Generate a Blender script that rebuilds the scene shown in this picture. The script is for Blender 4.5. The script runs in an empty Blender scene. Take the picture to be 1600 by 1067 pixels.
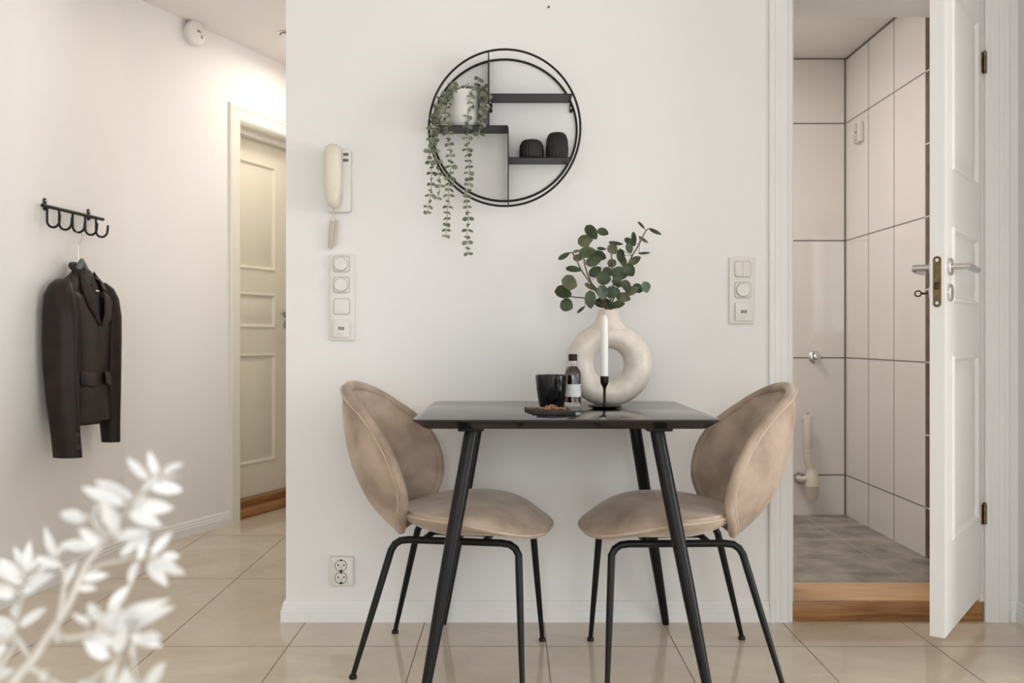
import bpy, bmesh, math, random
from mathutils import Vector, Matrix
random.seed(7)
SC = bpy.context.scene
COL = SC.collection
PI = math.pi
F, CX, CY, H = 1460.0, 800.0, 530.0, 0.95        # focal length / principal point in pixels of the 1600 frame, eye height

# ------------------------------------------------------------------ camera, light, exposure
cam_d = bpy.data.cameras.new('camera'); cam = bpy.data.objects.new('camera', cam_d); COL.objects.link(cam)
cam.location = (0, 0, H); cam.rotation_euler = (PI/2, 0, 0)
cam_d.sensor_width = 36; cam_d.lens = 36*F/1600
cam_d.shift_x = 0.0; cam_d.shift_y = -(533.5-CY)/1600
cam_d.clip_start = .02
cam_d.dof.use_dof = True; cam_d.dof.focus_distance = 2.95; cam_d.dof.aperture_fstop = 3.3
SC.camera = cam
SC.view_settings.view_transform = 'Standard'; SC.view_settings.look = 'None'
SC.view_settings.gamma = 1; SC.view_settings.use_curve_mapping = False
SC.view_settings.exposure = -.83

w = bpy.data.worlds.new('world'); SC.world = w; w.use_nodes = True
w.node_tree.nodes['Background'].inputs[0].default_value = (.75, .86, 1, 1)
w.node_tree.nodes['Background'].inputs[1].default_value = 1.0

def area(name, loc, rot, sx, sy, e, col, shape='RECTANGLE'):
    d = bpy.data.lights.new(name, 'AREA'); d.shape = shape; d.size = sx; d.size_y = sy; d.energy = e; d.color = col
    o = bpy.data.objects.new(name, d); COL.objects.link(o); o.location = loc; o.rotation_euler = rot
    return o
BACK = -2.2                                         # the window wall behind the camera
WINS = [(-1.80, .90, .12), (-.58, .62, 1.0), (1.0, 1.4, .12), (4.3, 1.1, .12)]       # centre x, width, sill height
WZ0, WZ1 = .12, 2.28
DAY = (.91, .96, 1.0)
for _n, (_cx, _w, _z), _e in zip(('daylight_left', 'daylight_narrow', 'daylight_middle', 'daylight_right'), WINS, (30, 58, 70, 52)):
    area(_n, (_cx, BACK-.16, (_z+WZ1)/2), (PI/2, 0, 0), _w, WZ1-_z, _e, DAY)
area('side_fill', (5.36, .45, (WZ0+WZ1)/2), (0, PI/2, 0), WZ1-WZ0, 2.2, 270, DAY)  # added side light through an invented window, brightens the left wall
WARM = (1.0, .90, .80)
area('ceiling_lamp', (.3, -.7, 2.44), (0, 0, 0), 1.2, 1.2, 12, WARM, 'DISK')
area('bathroom_lamp', (.55, 3.95, 2.37), (0, 0, 0), .5, .5, 26, (1, .91, .83), 'DISK')
area('hall_spot', (-1.135, 4.7, 2.465), (0, 0, 0), .05, .05, .5, (1, .83, .66), 'DISK')
area('hall_fill', (-.95, 4.95, 2.45), (0, 0, 0), .25, .25, 9, (1, .91, .82), 'DISK')  # added fill deep in the hall, out of view, no fixture there
area('hall_fill_front', (-1.05, 3.45, 2.45), (0, 0, 0), .4, .4, 4, (1, .91, .82), 'DISK')  # added fill above the hall entry, lifts the left wall
area('hall_fill_side', (-.775, 4.25, 1.45), (0, PI/2, 0), 1.5, .5, 5, (1, .93, .87))  # added fill panel hidden behind the front wall, evens the left walls

# ------------------------------------------------------------------ helpers
def P(px, py, Y):
    return Vector(((px-CX)*Y/F, Y, H-(py-CY)*Y/F))

class Frame:
    """local frame of an upright surface: x to the right along it, y into it, z up"""
    def __init__(s, ox, oy, rz): s.o = Vector((ox, oy, 0)); s.rz = rz; s.c = math.cos(rz); s.s = math.sin(rz)
    def w(s, x, y, z): return Vector((s.o.x+x*s.c-y*s.s, s.o.y+x*s.s+y*s.c, z))
    def uv(s, px, py, n=0.0):
        dx, dz = (px-CX)/F, -(py-CY)/F
        nx, ny = -s.s, s.c
        p = s.o + Vector((nx, ny, 0))*n
        t = (p.x*nx+p.y*ny)/(dx*nx+ny)
        X, Y, Z = dx*t, t, H+dz*t
        rx, ry = X-s.o.x, Y-s.o.y
        return rx*s.c+ry*s.s, Z
    def mat(s, x=0, y=0, z=0):
        p = s.w(x, y, z); return p, s.rz

def mat(name, col, rough=.5, metal=0, var=.0, vscale=8, bump=0, bscale=60, coat=0, sheen=0, spec=.5, trans=0, ior=1.45, vcol=None, detail=4, rvar=0, sheen_tint=None, sub=0):
    m = bpy.data.materials.new(name); m.use_nodes = True
    nt = m.node_tree; b = nt.nodes['Principled BSDF']
    b.inputs['Base Color'].default_value = (*col, 1); b.inputs['Roughness'].default_value = rough
    b.inputs['Metallic'].default_value = metal; b.inputs['Specular IOR Level'].default_value = spec
    b.inputs['Coat Weight'].default_value = coat; b.inputs['Coat Roughness'].default_value = .08
    b.inputs['Transmission Weight'].default_value = trans; b.inputs['IOR'].default_value = ior
    if sheen:
        b.inputs['Sheen Weight'].default_value = sheen; b.inputs['Sheen Roughness'].default_value = .35
        b.inputs['Sheen Tint'].default_value = (*(sheen_tint or (1, .9, .8)), 1)
    if sub:
        b.inputs['Subsurface Weight'].default_value = sub; b.inputs['Subsurface Radius'].default_value = (.01, .008, .006)
    tc = nt.nodes.new('ShaderNodeTexCoord')
    if var or vcol or rvar:
        n = nt.nodes.new('ShaderNodeTexNoise'); n.inputs['Scale'].default_value = vscale; n.inputs['Detail'].default_value = detail
        nt.links.new(tc.outputs['Object'], n.inputs['Vector'])
        r = nt.nodes.new('ShaderNodeValToRGB'); r.color_ramp.elements[0].position = .35; r.color_ramp.elements[1].position = .68
        lo = tuple(c*(1-var) for c in col); hi = vcol or tuple(min(1, c*(1+var)) for c in col)
        r.color_ramp.elements[0].color = (*lo, 1); r.color_ramp.elements[1].color = (*hi, 1)
        nt.links.new(n.outputs['Fac'], r.inputs['Fac']); nt.links.new(r.outputs['Color'], b.inputs['Base Color'])
        if rvar:
            mp = nt.nodes.new('ShaderNodeMapRange'); mp.inputs['To Min'].default_value = rough-rvar; mp.inputs['To Max'].default_value = rough+rvar
            nt.links.new(n.outputs['Fac'], mp.inputs['Value']); nt.links.new(mp.outputs['Result'], b.inputs['Roughness'])
    if bump:
        n2 = nt.nodes.new('ShaderNodeTexNoise'); n2.inputs['Scale'].default_value = bscale; n2.inputs['Detail'].default_value = 3
        nt.links.new(tc.outputs['Object'], n2.inputs['Vector'])
        bp = nt.nodes.new('ShaderNodeBump'); bp.inputs['Strength'].default_value = bump; bp.inputs['Distance'].default_value = .004
        nt.links.new(n2.outputs['Fac'], bp.inputs['Height']); nt.links.new(bp.outputs['Normal'], b.inputs['Normal'])
    return m

def wood_mat(name, c1, c2, rough=.35, scale=(2, 26, 26)):
    m = mat(name, c1, rough); nt = m.node_tree; b = nt.nodes['Principled BSDF']
    tc = nt.nodes.new('ShaderNodeTexCoord'); mp = nt.nodes.new('ShaderNodeMapping'); mp.inputs['Scale'].default_value = scale
    n = nt.nodes.new('ShaderNodeTexNoise'); n.inputs['Scale'].default_value = 2.2; n.inputs['Detail'].default_value = 7; n.inputs['Distortion'].default_value = 1.0
    r = nt.nodes.new('ShaderNodeValToRGB'); r.color_ramp.elements[0].position = .32; r.color_ramp.elements[1].position = .62
    r.color_ramp.elements[0].color = (*c2, 1); r.color_ramp.elements[1].color = (*c1, 1)
    nt.links.new(tc.outputs['Object'], mp.inputs['Vector']); nt.links.new(mp.outputs['Vector'], n.inputs['Vector'])
    nt.links.new(n.outputs['Fac'], r.inputs['Fac']); nt.links.new(r.outputs['Color'], b.inputs['Base Color'])
    return m

M = {}
M['wall'] = mat('white_wall_paint', (.87, .85, .83), .55, var=.012, vscale=1.5, bump=.05, bscale=120)
M['ceil'] = mat('ceiling_paint', (.84, .81, .78), .8, var=.01, vscale=2)
M['trim'] = mat('white_gloss_trim', (.86, .85, .83), .3, var=.01, vscale=3)
M['creamdoor'] = mat('cream_door_paint', (.80, .75, .62), .35, var=.02, vscale=3)
M['creamtrim'] = mat('cream_trim_paint', (.83, .80, .71), .35, var=.01, vscale=3)
M['tile'] = mat('glossy_white_wall_tile', (.80, .775, .745), .05, var=.01, vscale=2, spec=.9)
M['browntile'] = mat('brown_wall_tile', (.11, .068, .046), .25, var=.2, vscale=14)
M['grout'] = mat('grey_brown_grout', (.14, .125, .11), .9, var=.1, vscale=40)
M['whitegrout'] = mat('pale_grout', (.6, .56, .5), .9, var=.05, vscale=40)
M['slate'] = mat('dark_slate_floor_tile', (.30, .275, .25), .42, var=.36, vscale=9, detail=9, bump=.15, bscale=40)
M['slategrout'] = mat('slate_floor_grout', (.48, .45, .41), .8, var=.1, vscale=30)
M['floorgrout'] = mat('beige_floor_grout', (.29, .23, .17), .7, var=.1, vscale=30)
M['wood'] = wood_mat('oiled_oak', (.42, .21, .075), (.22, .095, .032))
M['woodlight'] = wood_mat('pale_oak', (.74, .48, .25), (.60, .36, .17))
M['black'] = mat('black_powder_coat', (.006, .006, .0065), .36, var=.1, vscale=20, spec=.32)
M['blackmetal'] = mat('black_metal', (.010, .008, .0075), .42, var=.1, vscale=20, spec=.35)
M['tabletop'] = mat('black_stained_tabletop', (.010, .009, .0082), .11, var=.15, vscale=10, coat=.1, rvar=.02)
M['velvet'] = mat('beige_velvet', (.45, .335, .255), .85, var=.20, vscale=9, vcol=(.60, .465, .36), detail=7, sheen=.5, bump=.05, bscale=25)
M['piping'] = mat('beige_velvet_piping', (.56, .44, .35), .8, var=.1, vscale=20, sheen=.4)
M['ceramic'] = mat('sand_white_ceramic', (.72, .64, .55), .35, var=.05, vscale=30, vcol=(.78, .71, .63), bump=.03, bscale=140)
M['wax'] = mat('white_wax', (.86, .84, .80), .35, var=.01, vscale=20, sub=.15)
M['wick'] = mat('wick', (.7, .66, .58), .9, var=.1, vscale=50)
M['mug'] = mat('black_glaze', (.006, .006, .007), .2, var=.1, vscale=14)
M['stone'] = mat('dark_slate_board', (.035, .032, .030), .75, var=.4, vscale=45, bump=.5, bscale=90)
M['nut'] = mat('chopped_nuts', (.30, .09, .028), .5, var=.4, vscale=150, vcol=(.85, .46, .24))
M['glass'] = mat('clear_glass', (1, 1, 1), .02, trans=1, ior=1.45)
M['liquid'] = mat('dark_red_brown_liquid', (.055, .014, .008), .05, var=.1, vscale=10, coat=.5)
M['label'] = mat('paper_label', (.86, .88, .89), .6, var=.02, vscale=30)
M['ink'] = mat('grey_ink', (.10, .10, .11), .7, var=.05, vscale=30)
M['plastic'] = mat('white_plastic', (.80, .765, .72), .3, var=.01, vscale=8)
M['plasticgap'] = mat('plastic_shadow_gap', (.42, .39, .36), .6, var=.03, vscale=8)
M['cream'] = mat('cream_plastic', (.78, .71, .58), .25, var=.01, vscale=8)
M['greybutton'] = mat('grey_button', (.16, .145, .13), .4, var=.1, vscale=60)
M['chrome'] = mat('chrome', (.72, .72, .72), .10, 1, var=.02, vscale=10)
M['steel'] = mat('brushed_steel', (.60, .59, .58), .22, 1, var=.05, vscale=30)
M['brass'] = mat('aged_brass', (.17, .125, .065), .42, 1, var=.25, vscale=35)
M['brassdark'] = mat('dark_brass', (.08, .055, .03), .5, 1, var=.2, vscale=35)
M['pvc'] = mat('white_drain_plastic', (.74, .68, .60), .4, var=.02, vscale=20)
M['potwhite'] = mat('white_pot_glaze', (.78, .77, .75), .3, var=.01, vscale=10)
M['soil'] = mat('soil', (.05, .035, .025), .95, var=.4, vscale=60)
M['trail'] = mat('grey_green_leaf', (.115, .14, .085), .6, var=.4, vscale=22, vcol=(.30, .32, .21))
M['vinestem'] = mat('pale_green_stem', (.22, .235, .15), .6, var=.2, vscale=30)
M['leafa'] = mat('dark_green_leaf', (.022, .040, .014), .5, var=.35, vscale=20, vcol=(.060, .082, .032))
M['leafb'] = mat('olive_green_leaf', (.075, .085, .035), .5, var=.3, vscale=20, vcol=(.14, .145, .07))
M['leafc'] = mat('pale_blue_green_leaf', (.060, .092, .058), .5, var=.25, vscale=20, vcol=(.12, .155, .095))
M['twig'] = mat('brown_twig', (.12, .075, .045), .7, var=.3, vscale=40)
M['whiteleaf'] = mat('bleached_leaf', (.84, .84, .83), .6, var=.03, vscale=20, sub=.1)
M['whitestem'] = mat('bleached_stem', (.70, .66, .60), .6, var=.08, vscale=20)
M['vasegrey'] = mat('grey_stoneware', (.42, .40, .38), .5, var=.08, vscale=12)
M['jacket'] = mat('dark_brown_satin_wool', (.020, .0118, .0100), .44, var=.3, vscale=14, spec=.34, bump=.04, bscale=260)
M['lining'] = mat('black_lining', (.010, .008, .008), .55, var=.2, vscale=20)
M['hanger'] = mat('grey_green_plastic', (.12, .14, .135), .3, var=.1, vscale=10)
M['button'] = mat('brown_horn_button', (.06, .032, .024), .3, var=.4, vscale=90)
M['ribbed'] = mat('black_pleated_paper', (.018, .016, .015), .6, var=.15, vscale=20)
M['winglass'] = bpy.data.materials.new('window_glass'); M['winglass'].use_nodes = True
_nt = M['winglass'].node_tree; _nt.nodes.clear()
_o = _nt.nodes.new('ShaderNodeOutputMaterial'); _mx = _nt.nodes.new('ShaderNodeMixShader'); _t = _nt.nodes.new('ShaderNodeBsdfTransparent'); _g = _nt.nodes.new('ShaderNodeBsdfGlossy')
_g.inputs['Roughness'].default_value = .02; _mx.inputs[0].default_value = .06
_nt.links.new(_t.outputs[0], _mx.inputs[1]); _nt.links.new(_g.outputs[0], _mx.inputs[2]); _nt.links.new(_mx.outputs[0], _o.inputs[0])

def marble():
    m = mat('polished_beige_tile', (.40, .315, .225), .085); nt = m.node_tree; b = nt.nodes['Principled BSDF']
    tc = nt.nodes.new('ShaderNodeTexCoord')
    n = nt.nodes.new('ShaderNodeTexNoise'); n.inputs['Scale'].default_value = 3.2; n.inputs['Detail'].default_value = 9; n.inputs['Roughness'].default_value = .65; n.inputs['Distortion'].default_value = .6
    r = nt.nodes.new('ShaderNodeValToRGB')
    r.color_ramp.elements[0].position = .3; r.color_ramp.elements[0].color = (.60, .505, .385, 1)
    r.color_ramp.elements[1].position = .72; r.color_ramp.elements[1].color = (.74, .645, .52, 1)
    v = nt.nodes.new('ShaderNodeTexNoise'); v.inputs['Scale'].default_value = 26; v.inputs['Detail'].default_value = 8; v.inputs['Roughness'].default_value = .7; v.inputs['Distortion'].default_value = 1.2
    r2 = nt.nodes.new('ShaderNodeValToRGB')
    r2.color_ramp.elements[0].position = .60; r2.color_ramp.elements[0].color = (0, 0, 0, 1)
    r2.color_ramp.elements[1].position = .74; r2.color_ramp.elements[1].color = (1, 1, 1, 1)
    mx = nt.nodes.new('ShaderNodeMixRGB'); mx.inputs[2].default_value = (.82, .74, .63, 1)
    mul = nt.nodes.new('ShaderNodeMath'); mul.operation = 'MULTIPLY'; mul.inputs[1].default_value = .75
    nt.links.new(tc.outputs['Object'], n.inputs['Vector']); nt.links.new(tc.outputs['Object'], v.inputs['Vector'])
    nt.links.new(n.outputs['Fac'], r.inputs['Fac']); nt.links.new(v.outputs['Fac'], r2.inputs['Fac'])
    nt.links.new(r2.outputs['Color'], mul.inputs[0]); nt.links.new(mul.outputs[0], mx.inputs[0])
    nt.links.new(r.outputs['Color'], mx.inputs[1]); nt.links.new(mx.outputs['Color'], b.inputs['Base Color'])
    return m
M['floor'] = marble()

class MB:
    """collects shapes in one bmesh and links them as ONE mesh object"""
    def __init__(s): s.bm = bmesh.new(); s.mi = 0
    def _add(s, verts, faces):
        vs = [s.bm.verts.new(v) for v in verts]
        for f in faces:
            if len(set(f)) < 3: continue
            try:
                fc = s.bm.faces.new([vs[i] for i in f]); fc.material_index = s.mi
            except ValueError: pass
        return vs
    def box(s, x0, x1, y0, y1, z0, z1, bev=0, seg=2):
        v = [(x0,y0,z0),(x1,y0,z0),(x1,y1,z0),(x0,y1,z0),(x0,y0,z1),(x1,y0,z1),(x1,y1,z1),(x0,y1,z1)]
        f = [(0,3,2,1),(4,5,6,7),(0,1,5,4),(1,2,6,5),(2,3,7,6),(3,0,4,7)]
        if bev <= 0: s._add(v, f); return s
        t = bmesh.new(); tv = [t.verts.new(p) for p in v]
        for q in f: t.faces.new([tv[i] for i in q])
        bmesh.ops.bevel(t, geom=t.edges[:], offset=bev, segments=seg, affect='EDGES', profile=.5)
        s._merge(t); return s
    def _merge(s, t, M4=None):
        t.verts.index_update()
        if M4 is not None: bmesh.ops.transform(t, matrix=M4, verts=t.verts[:])
        vs = [v.co.copy() for v in t.verts]; fs = [[v.index for v in f.verts] for f in t.faces]
        s._add(vs, fs); t.free()
    def prism(s, poly, y0, y1, axis='y', bev=0, bev_edges=None):
        """polygon (a,b) extruded: axis y -> (a,y,b); z -> (a,b,z); x -> (x,a,b)"""
        def pt(a, b, t): return (a, t, b) if axis == 'y' else ((a, b, t) if axis == 'z' else (t, a, b))
        n = len(poly); t = bmesh.new()
        lo = [t.verts.new(pt(a, b, y0)) for a, b in poly]; hi = [t.verts.new(pt(a, b, y1)) for a, b in poly]
        fl = t.faces.new(lo); fh = t.faces.new(hi[::-1])
        for i in range(n): t.faces.new((lo[i], hi[i], hi[(i+1) % n], lo[(i+1) % n]))
        bmesh.ops.recalc_face_normals(t, faces=t.faces[:])
        if bev:
            es = [e for e in t.edges if (e.verts[0] in lo) == (e.verts[1] in lo)]
            bmesh.ops.bevel(t, geom=es, offset=bev, segments=2, affect='EDGES', profile=.5)
        s._merge(t); return s
    def loft(s, rings, cap0=True, cap1=True, closed=True):
        n = len(rings[0]); verts = [p for r in rings for p in r]; faces = []
        for i in range(len(rings)-1):
            for j in range(n if closed else n-1):
                a, b = i*n+j, i*n+(j+1) % n
                faces.append((a, b, b+n, a+n))
        if closed and cap0: faces.append(tuple(range(n))[::-1])
        if closed and cap1: faces.append(tuple((len(rings)-1)*n+j for j in range(n)))
        s._add(verts, faces); return s
    def tube(s, pts, r, seg=10, smooth=0, cap=True):
        pts = [Vector(p) for p in pts]
        rad = list(r) if isinstance(r, (list, tuple)) else [r]*len(pts)
        if smooth:
            q, rr = [], []
            for i in range(len(pts)-1):
                p0, p1, p2, p3 = pts[max(0, i-1)], pts[i], pts[i+1], pts[min(len(pts)-1, i+2)]
                for k in range(smooth):
                    t = k/smooth
                    q.append(.5*((2*p1)+(-p0+p2)*t+(2*p0-5*p1+4*p2-p3)*t*t+(-p0+3*p1-3*p2+p3)*t**3)); rr.append(rad[i]*(1-t)+rad[i+1]*t)
            q.append(pts[-1]); rr.append(rad[-1]); pts, rad = q, rr
        T = []
        for i in range(len(pts)):
            d = pts[min(i+1, len(pts)-1)]-pts[max(i-1, 0)]
            T.append(d.normalized() if d.length > 1e-9 else Vector((0, 0, 1)))
        a = Vector((0, 0, 1)) if abs(T[0].z) < .9 else Vector((1, 0, 0))
        u = (a-T[0]*a.dot(T[0])).normalized(); rings = []
        for i, p in enumerate(pts):
            u = u-T[i]*u.dot(T[i]); u = u.normalized(); v = T[i].cross(u)
            rings.append([p+(u*math.cos(2*PI*k/seg)+v*math.sin(2*PI*k/seg))*rad[i] for k in range(seg)])
        s.loft(rings, cap, cap); return s
    def ring(s, fn, r, n=96, seg=8):
        """closed tube along fn(t), t in 0..1"""
        pts = [Vector(fn(i/n)) for i in range(n)]; rings = []
        c = sum(pts, Vector())/n
        for i, p in enumerate(pts):
            t = (pts[(i+1) % n]-pts[i-1]).normalized(); u = (p-c); u = (u-t*u.dot(t)).normalized(); v = t.cross(u)
            rings.append([p+(u*math.cos(2*PI*k/seg)+v*math.sin(2*PI*k/seg))*r for k in range(seg)])
        rings.append(rings[0]); s.loft(rings, False, False); return s
    def lathe(s, prof, seg=40, c=(0, 0, 0), cap=True, axis='z', mod=None):
        rings = []
        for r, z in prof:
            ring = []
            for k in range(seg):
                a = 2*PI*k/seg; rr = r*(mod(a, z) if mod else 1)
                p = (rr*math.cos(a), rr*math.sin(a), z) if axis == 'z' else ((rr*math.cos(a), -z, rr*math.sin(a)) if axis == 'y' else (z, rr*math.cos(a), rr*math.sin(a)))
                ring.append(Vector(c)+Vector(p))
            rings.append(ring)
        s.loft(rings, cap, cap); return s
    def build(s, name, m, parent=None, loc=(0, 0, 0), rz=0, sharp=40, solid=0, sub=0):
        ms = m if isinstance(m, list) else [m]
        bmesh.ops.remove_doubles(s.bm, verts=s.bm.verts[:], dist=1e-6)
        bmesh.ops.recalc_face_normals(s.bm, faces=s.bm.faces[:])
        lim = math.radians(sharp)
        for f in s.bm.faces: f.smooth = True
        for e in s.bm.edges:
            if len(e.link_faces) > 2 or (len(e.link_faces) == 2 and e.calc_face_angle(0) > lim): e.smooth = False
        me = bpy.data.meshes.new(name); s.bm.to_mesh(me); s.bm.free()
        for q in ms: me.materials.append(q)
        o = bpy.data.objects.new(name, me); COL.objects.link(o); o.location = loc; o.rotation_euler = (0, 0, rz)
        if parent: o.parent = parent
        if sub: md = o.modifiers.new('s', 'SUBSURF'); md.levels = sub; md.render_levels = sub
        if solid: md = o.modifiers.new('t', 'SOLIDIFY'); md.thickness = solid; md.offset = 0
        return o

def tag(o, label=None, cat=None, group=None, kind=None):
    if label: o['label'] = label
    if cat: o['category'] = cat
    if group: o['group'] = group
    if kind: o['kind'] = kind
    return o
def thing(name, label, cat, loc=(0, 0, 0), rz=0, group=None):
    o = bpy.data.objects.new(name, None); COL.objects.link(o); o.empty_display_size = .05
    o.location = loc; o.rotation_euler = (0, 0, rz)
    return tag(o, label, cat, group)
def struct(mb, name, m, label, cat, loc=(0, 0, 0), rz=0, **k):
    return tag(mb.build(name, m, None, loc, rz, **k), label, cat, None, 'structure')
def rrect(w, h, r, n=6, cx=0, cz=0):
    out = []
    for sx, sz, a0 in ((1, 1, 0), (-1, 1, PI/2), (-1, -1, PI), (1, -1, 1.5*PI)):
        for k in range(n+1):
            a = a0+PI/2*k/n; out.append((cx+sx*(w/2-r)+r*math.cos(a), cz+sz*(h/2-r)+r*math.sin(a)))
    return out
def lerp(tab, x):
    if x <= tab[0][0]: return tab[0][1]
    for (a, b), (c, d) in zip(tab, tab[1:]):
        if x <= c:
            return b+(d-b)*(x-a)/(c-a)
    return tab[-1][1]
def smooth_lerp(tab, x):
    """Catmull-Rom through a table"""
    n = len(tab)
    if x <= tab[0][0]: return tab[0][1]
    if x >= tab[-1][0]: return tab[-1][1]
    for i in range(n-1):
        if x <= tab[i+1][0]:
            x0, y0 = tab[i]; x1, y1 = tab[i+1]; t = (x-x0)/(x1-x0); h = x1-x0
            m0 = (tab[i+1][1]-tab[i-1][1])/(tab[i+1][0]-tab[i-1][0]) if i > 0 else (y1-y0)/h
            m1 = (tab[i+2][1]-tab[i][1])/(tab[i+2][0]-tab[i][0]) if i+2 < n else (y1-y0)/h
            return (2*t**3-3*t*t+1)*y0+(t**3-2*t*t+t)*h*m0+(-2*t**3+3*t*t)*y1+(t**3-t*t)*h*m1

# ------------------------------------------------------------------ the setting
WY = 3.15                                            # front face of the main wall
WL, WR = -.762, 1.706                                # its ends
OL, OR = .944, 1.590                                 # bathroom doorway
OT = 2.125                                           # its head
CEIL = 2.49
BEND = Vector((-1.72, 4.153, 0))
NEAR = Frame(BEND.x, BEND.y, math.atan2(1, .105))    # left wall, jacket part (x runs away from the camera, negative = nearer)
FAR = Frame(BEND.x, BEND.y, math.atan2(1, .40))      # left wall, hall door part
MAINF = Frame(0, WY, 0)
BATHB = Frame(0, 4.787, 0)
BX = 1.71
BATHR = Frame(BX, 4.787, -PI/2)                      # bathroom right wall, x runs towards the camera
BFZ, BCZ = .05, 2.39
RX = 5.2

mb = MB(); mb.box(-2.75, RX+.2, BACK-.2, 7.2, -.1, 0)
mb.mi = 1
for k in range(-5, 14):
    x = -.293+.40*k
    if x > RX: break
    mb.box(x-.0016, x+.0016, BACK, 7.0, 0, .0004)
for k in range(-6, 5):
    y = 2.89+.817*k
    mb.box(-2.6, RX, y-.0016, y+.0016, 0, .0004)
struct(mb, 'floor', [M['floor'], M['floorgrout']], 'polished beige marble look floor tiles', 'floor')
mb = MB(); mb.box(-2.75, RX+.2, BACK-.2, 7.2, CEIL, CEIL+.12)
struct(mb, 'ceiling', M['ceil'], 'white painted ceiling', 'ceiling')

mb = MB()
mb.box(WL, OL, WY, WY+.12, 0, CEIL); mb.box(OL, OR, WY, WY+.12, OT, CEIL); mb.box(OR, WR+.15, WY, WY+.12, 0, CEIL)
struct(mb, 'wall_front', M['wall'], 'white wall behind the dining table', 'wall')
mb = MB(); mb.box(WL, WL+.12, WY+.12, 6.9, 0, CEIL)
struct(mb, 'wall_hall', M['wall'], 'white side wall of the hall hidden round the corner', 'wall')
mb = MB(); mb.box(-6.6, 0, 0, .12, 0, CEIL)
struct(mb, 'wall_left', M['wall'], 'white left wall with the coat rack', 'wall', NEAR.o, NEAR.rz)
# far part of the left wall with its doorway
dx0, _ = FAR.uv(374, 500)                            # left side of the doorway
dx1 = dx0+.74; dtop = 2.085
mb = MB(); mb.box(0, dx0, 0, .2, 0, CEIL); mb.box(dx0, dx1, 0, .2, dtop, CEIL); mb.box(dx1, 3.0, 0, .2, 0, CEIL)
struct(mb, 'wall_left_far', M['wall'], 'white angled hall wall with the cream door', 'wall', FAR.o, FAR.rz)
mb = MB(); mb.box(WR, WR+.15, 2.5, WY, 0, CEIL)
struct(mb, 'wall_right', M['wall'], 'white wall at the right edge beside the bathroom door', 'wall')
mb = MB(); mb.box(WR+.15, RX, 2.5, 2.65, 0, CEIL); mb.box(RX, RX+.15, BACK, -.65, 0, CEIL); mb.box(RX, RX+.15, 1.55, 2.65, 0, CEIL)
mb.box(RX, RX+.15, -.65, 1.55, 0, WZ0); mb.box(RX, RX+.15, -.65, 1.55, WZ1, CEIL)
struct(mb, 'wall_right_room', M['wall'], 'white walls of the room behind the camera', 'wall')
mb = MB()
xs = [-2.75]
for cx, ww, _z in WINS: xs += [cx-ww/2, cx+ww/2]
xs.append(RX+.15)
for i in range(0, len(xs), 2): mb.box(xs[i], xs[i+1], BACK-.14, BACK, 0, CEIL)
for cx, ww, _z in WINS:
    mb.box(cx-ww/2, cx+ww/2, BACK-.14, BACK, 0, _z); mb.box(cx-ww/2, cx+ww/2, BACK-.14, BACK, WZ1, CEIL)
struct(mb, 'wall_back', M['wall'], 'white window wall behind the camera', 'wall')
for i, (cx, ww, wloc, wrz) in enumerate([(a, b, (a, BACK-.06, z_), 0) for a, b, z_ in WINS]+[(0, 2.2, (RX+.06, .45, WZ0), -PI/2)]):  # the last window is invented to let in side light
    root = thing('window_%d' % (i+1), ('white casement window behind the camera' if i < 4 else 'added unseen casement window in the right hand wall, for side light'), 'window', wloc, wrz); root['kind'] = 'structure'
    mb = MB(); h = WZ1-wloc[2]
    for (a, b, c, d) in ((-ww/2, -ww/2+.05, 0, h), (ww/2-.05, ww/2, 0, h), (-ww/2+.05, ww/2-.05, 0, .05), (-ww/2+.05, ww/2-.05, h-.05, h), (-.035, .035, .05, h-.05)):
        mb.box(a, b, -.03, .03, c, d)
    for sgn in (-1, 1):
        for zz in (h*.30, h*.72):
            mb.box(min(sgn*.035, sgn*(ww/2-.05)), max(sgn*.035, sgn*(ww/2-.05)), -.02, .02, zz-.014, zz+.014)
    mb.build('window_frame', M['trim'], root)
    mb = MB(); mb.box(-ww/2+.05, ww/2-.05, -.002, .002, .05, h-.05); mb.build('pane', M['winglass'], root)

# bathroom shell
def tiled(mb, x0, x1, z0, z1, xl, zl, y=0, g=.0032):
    """wall in its own frame: tiles as one slab, grout lines a hair proud of it"""
    mb.box(x0, x1, y, y+.08, z0, z1)
    mb.mi = 1
    for x in xl: mb.box(x-g, x+g, y-.0006, y+.001, z0, z1)
    for z in zl: mb.box(x0, x1, y-.0006, y+.001, z-g, z+g)
    mb.mi = 0
ZL = [.255, .855, 1.455, 2.055]
mb = MB(); tiled(mb, .2, BX+.08, BFZ-.05, BCZ, [.51+.3*k for k in range(4)], ZL+[BCZ-.004])
mb.mi = 1; mb.box(BX-.008, BX+.001, -.0006, .001, BFZ, BCZ); mb.mi = 0
struct(mb, 'wall_bathroom_back', [M['tile'], M['grout']], 'glossy white tiled back wall of the bathroom', 'wall', (0, 4.787, 0))
mb = MB()
xb = 4.787-3.865
tiled(mb, 0, xb, BFZ-.05, BCZ, [4.787-4.482, 4.787-4.182], ZL, g=.0024)
mb.mi = 1; mb.box(0, xb, -.0006, .001, BCZ-.012, BCZ); mb.mi = 0
mb.mi = 2; mb.box(xb, 4.787-WY-.12, 0, .08, BFZ-.05, BCZ)
mb.mi = 3
for k in range(8): mb.box(xb, 4.787-WY-.12, -.0006, .001, .255+.3*k-.003, .255+.3*k+.003)
mb.box(xb-.002, xb+.002, -.0006, .001, BFZ, BCZ)
struct(mb, 'wall_bathroom_right', [M['tile'], M['grout'], M['browntile'], M['whitegrout']], 'glossy tiled right wall of the bathroom ending in a brown tile strip', 'wall', BATHR.o, BATHR.rz)
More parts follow.
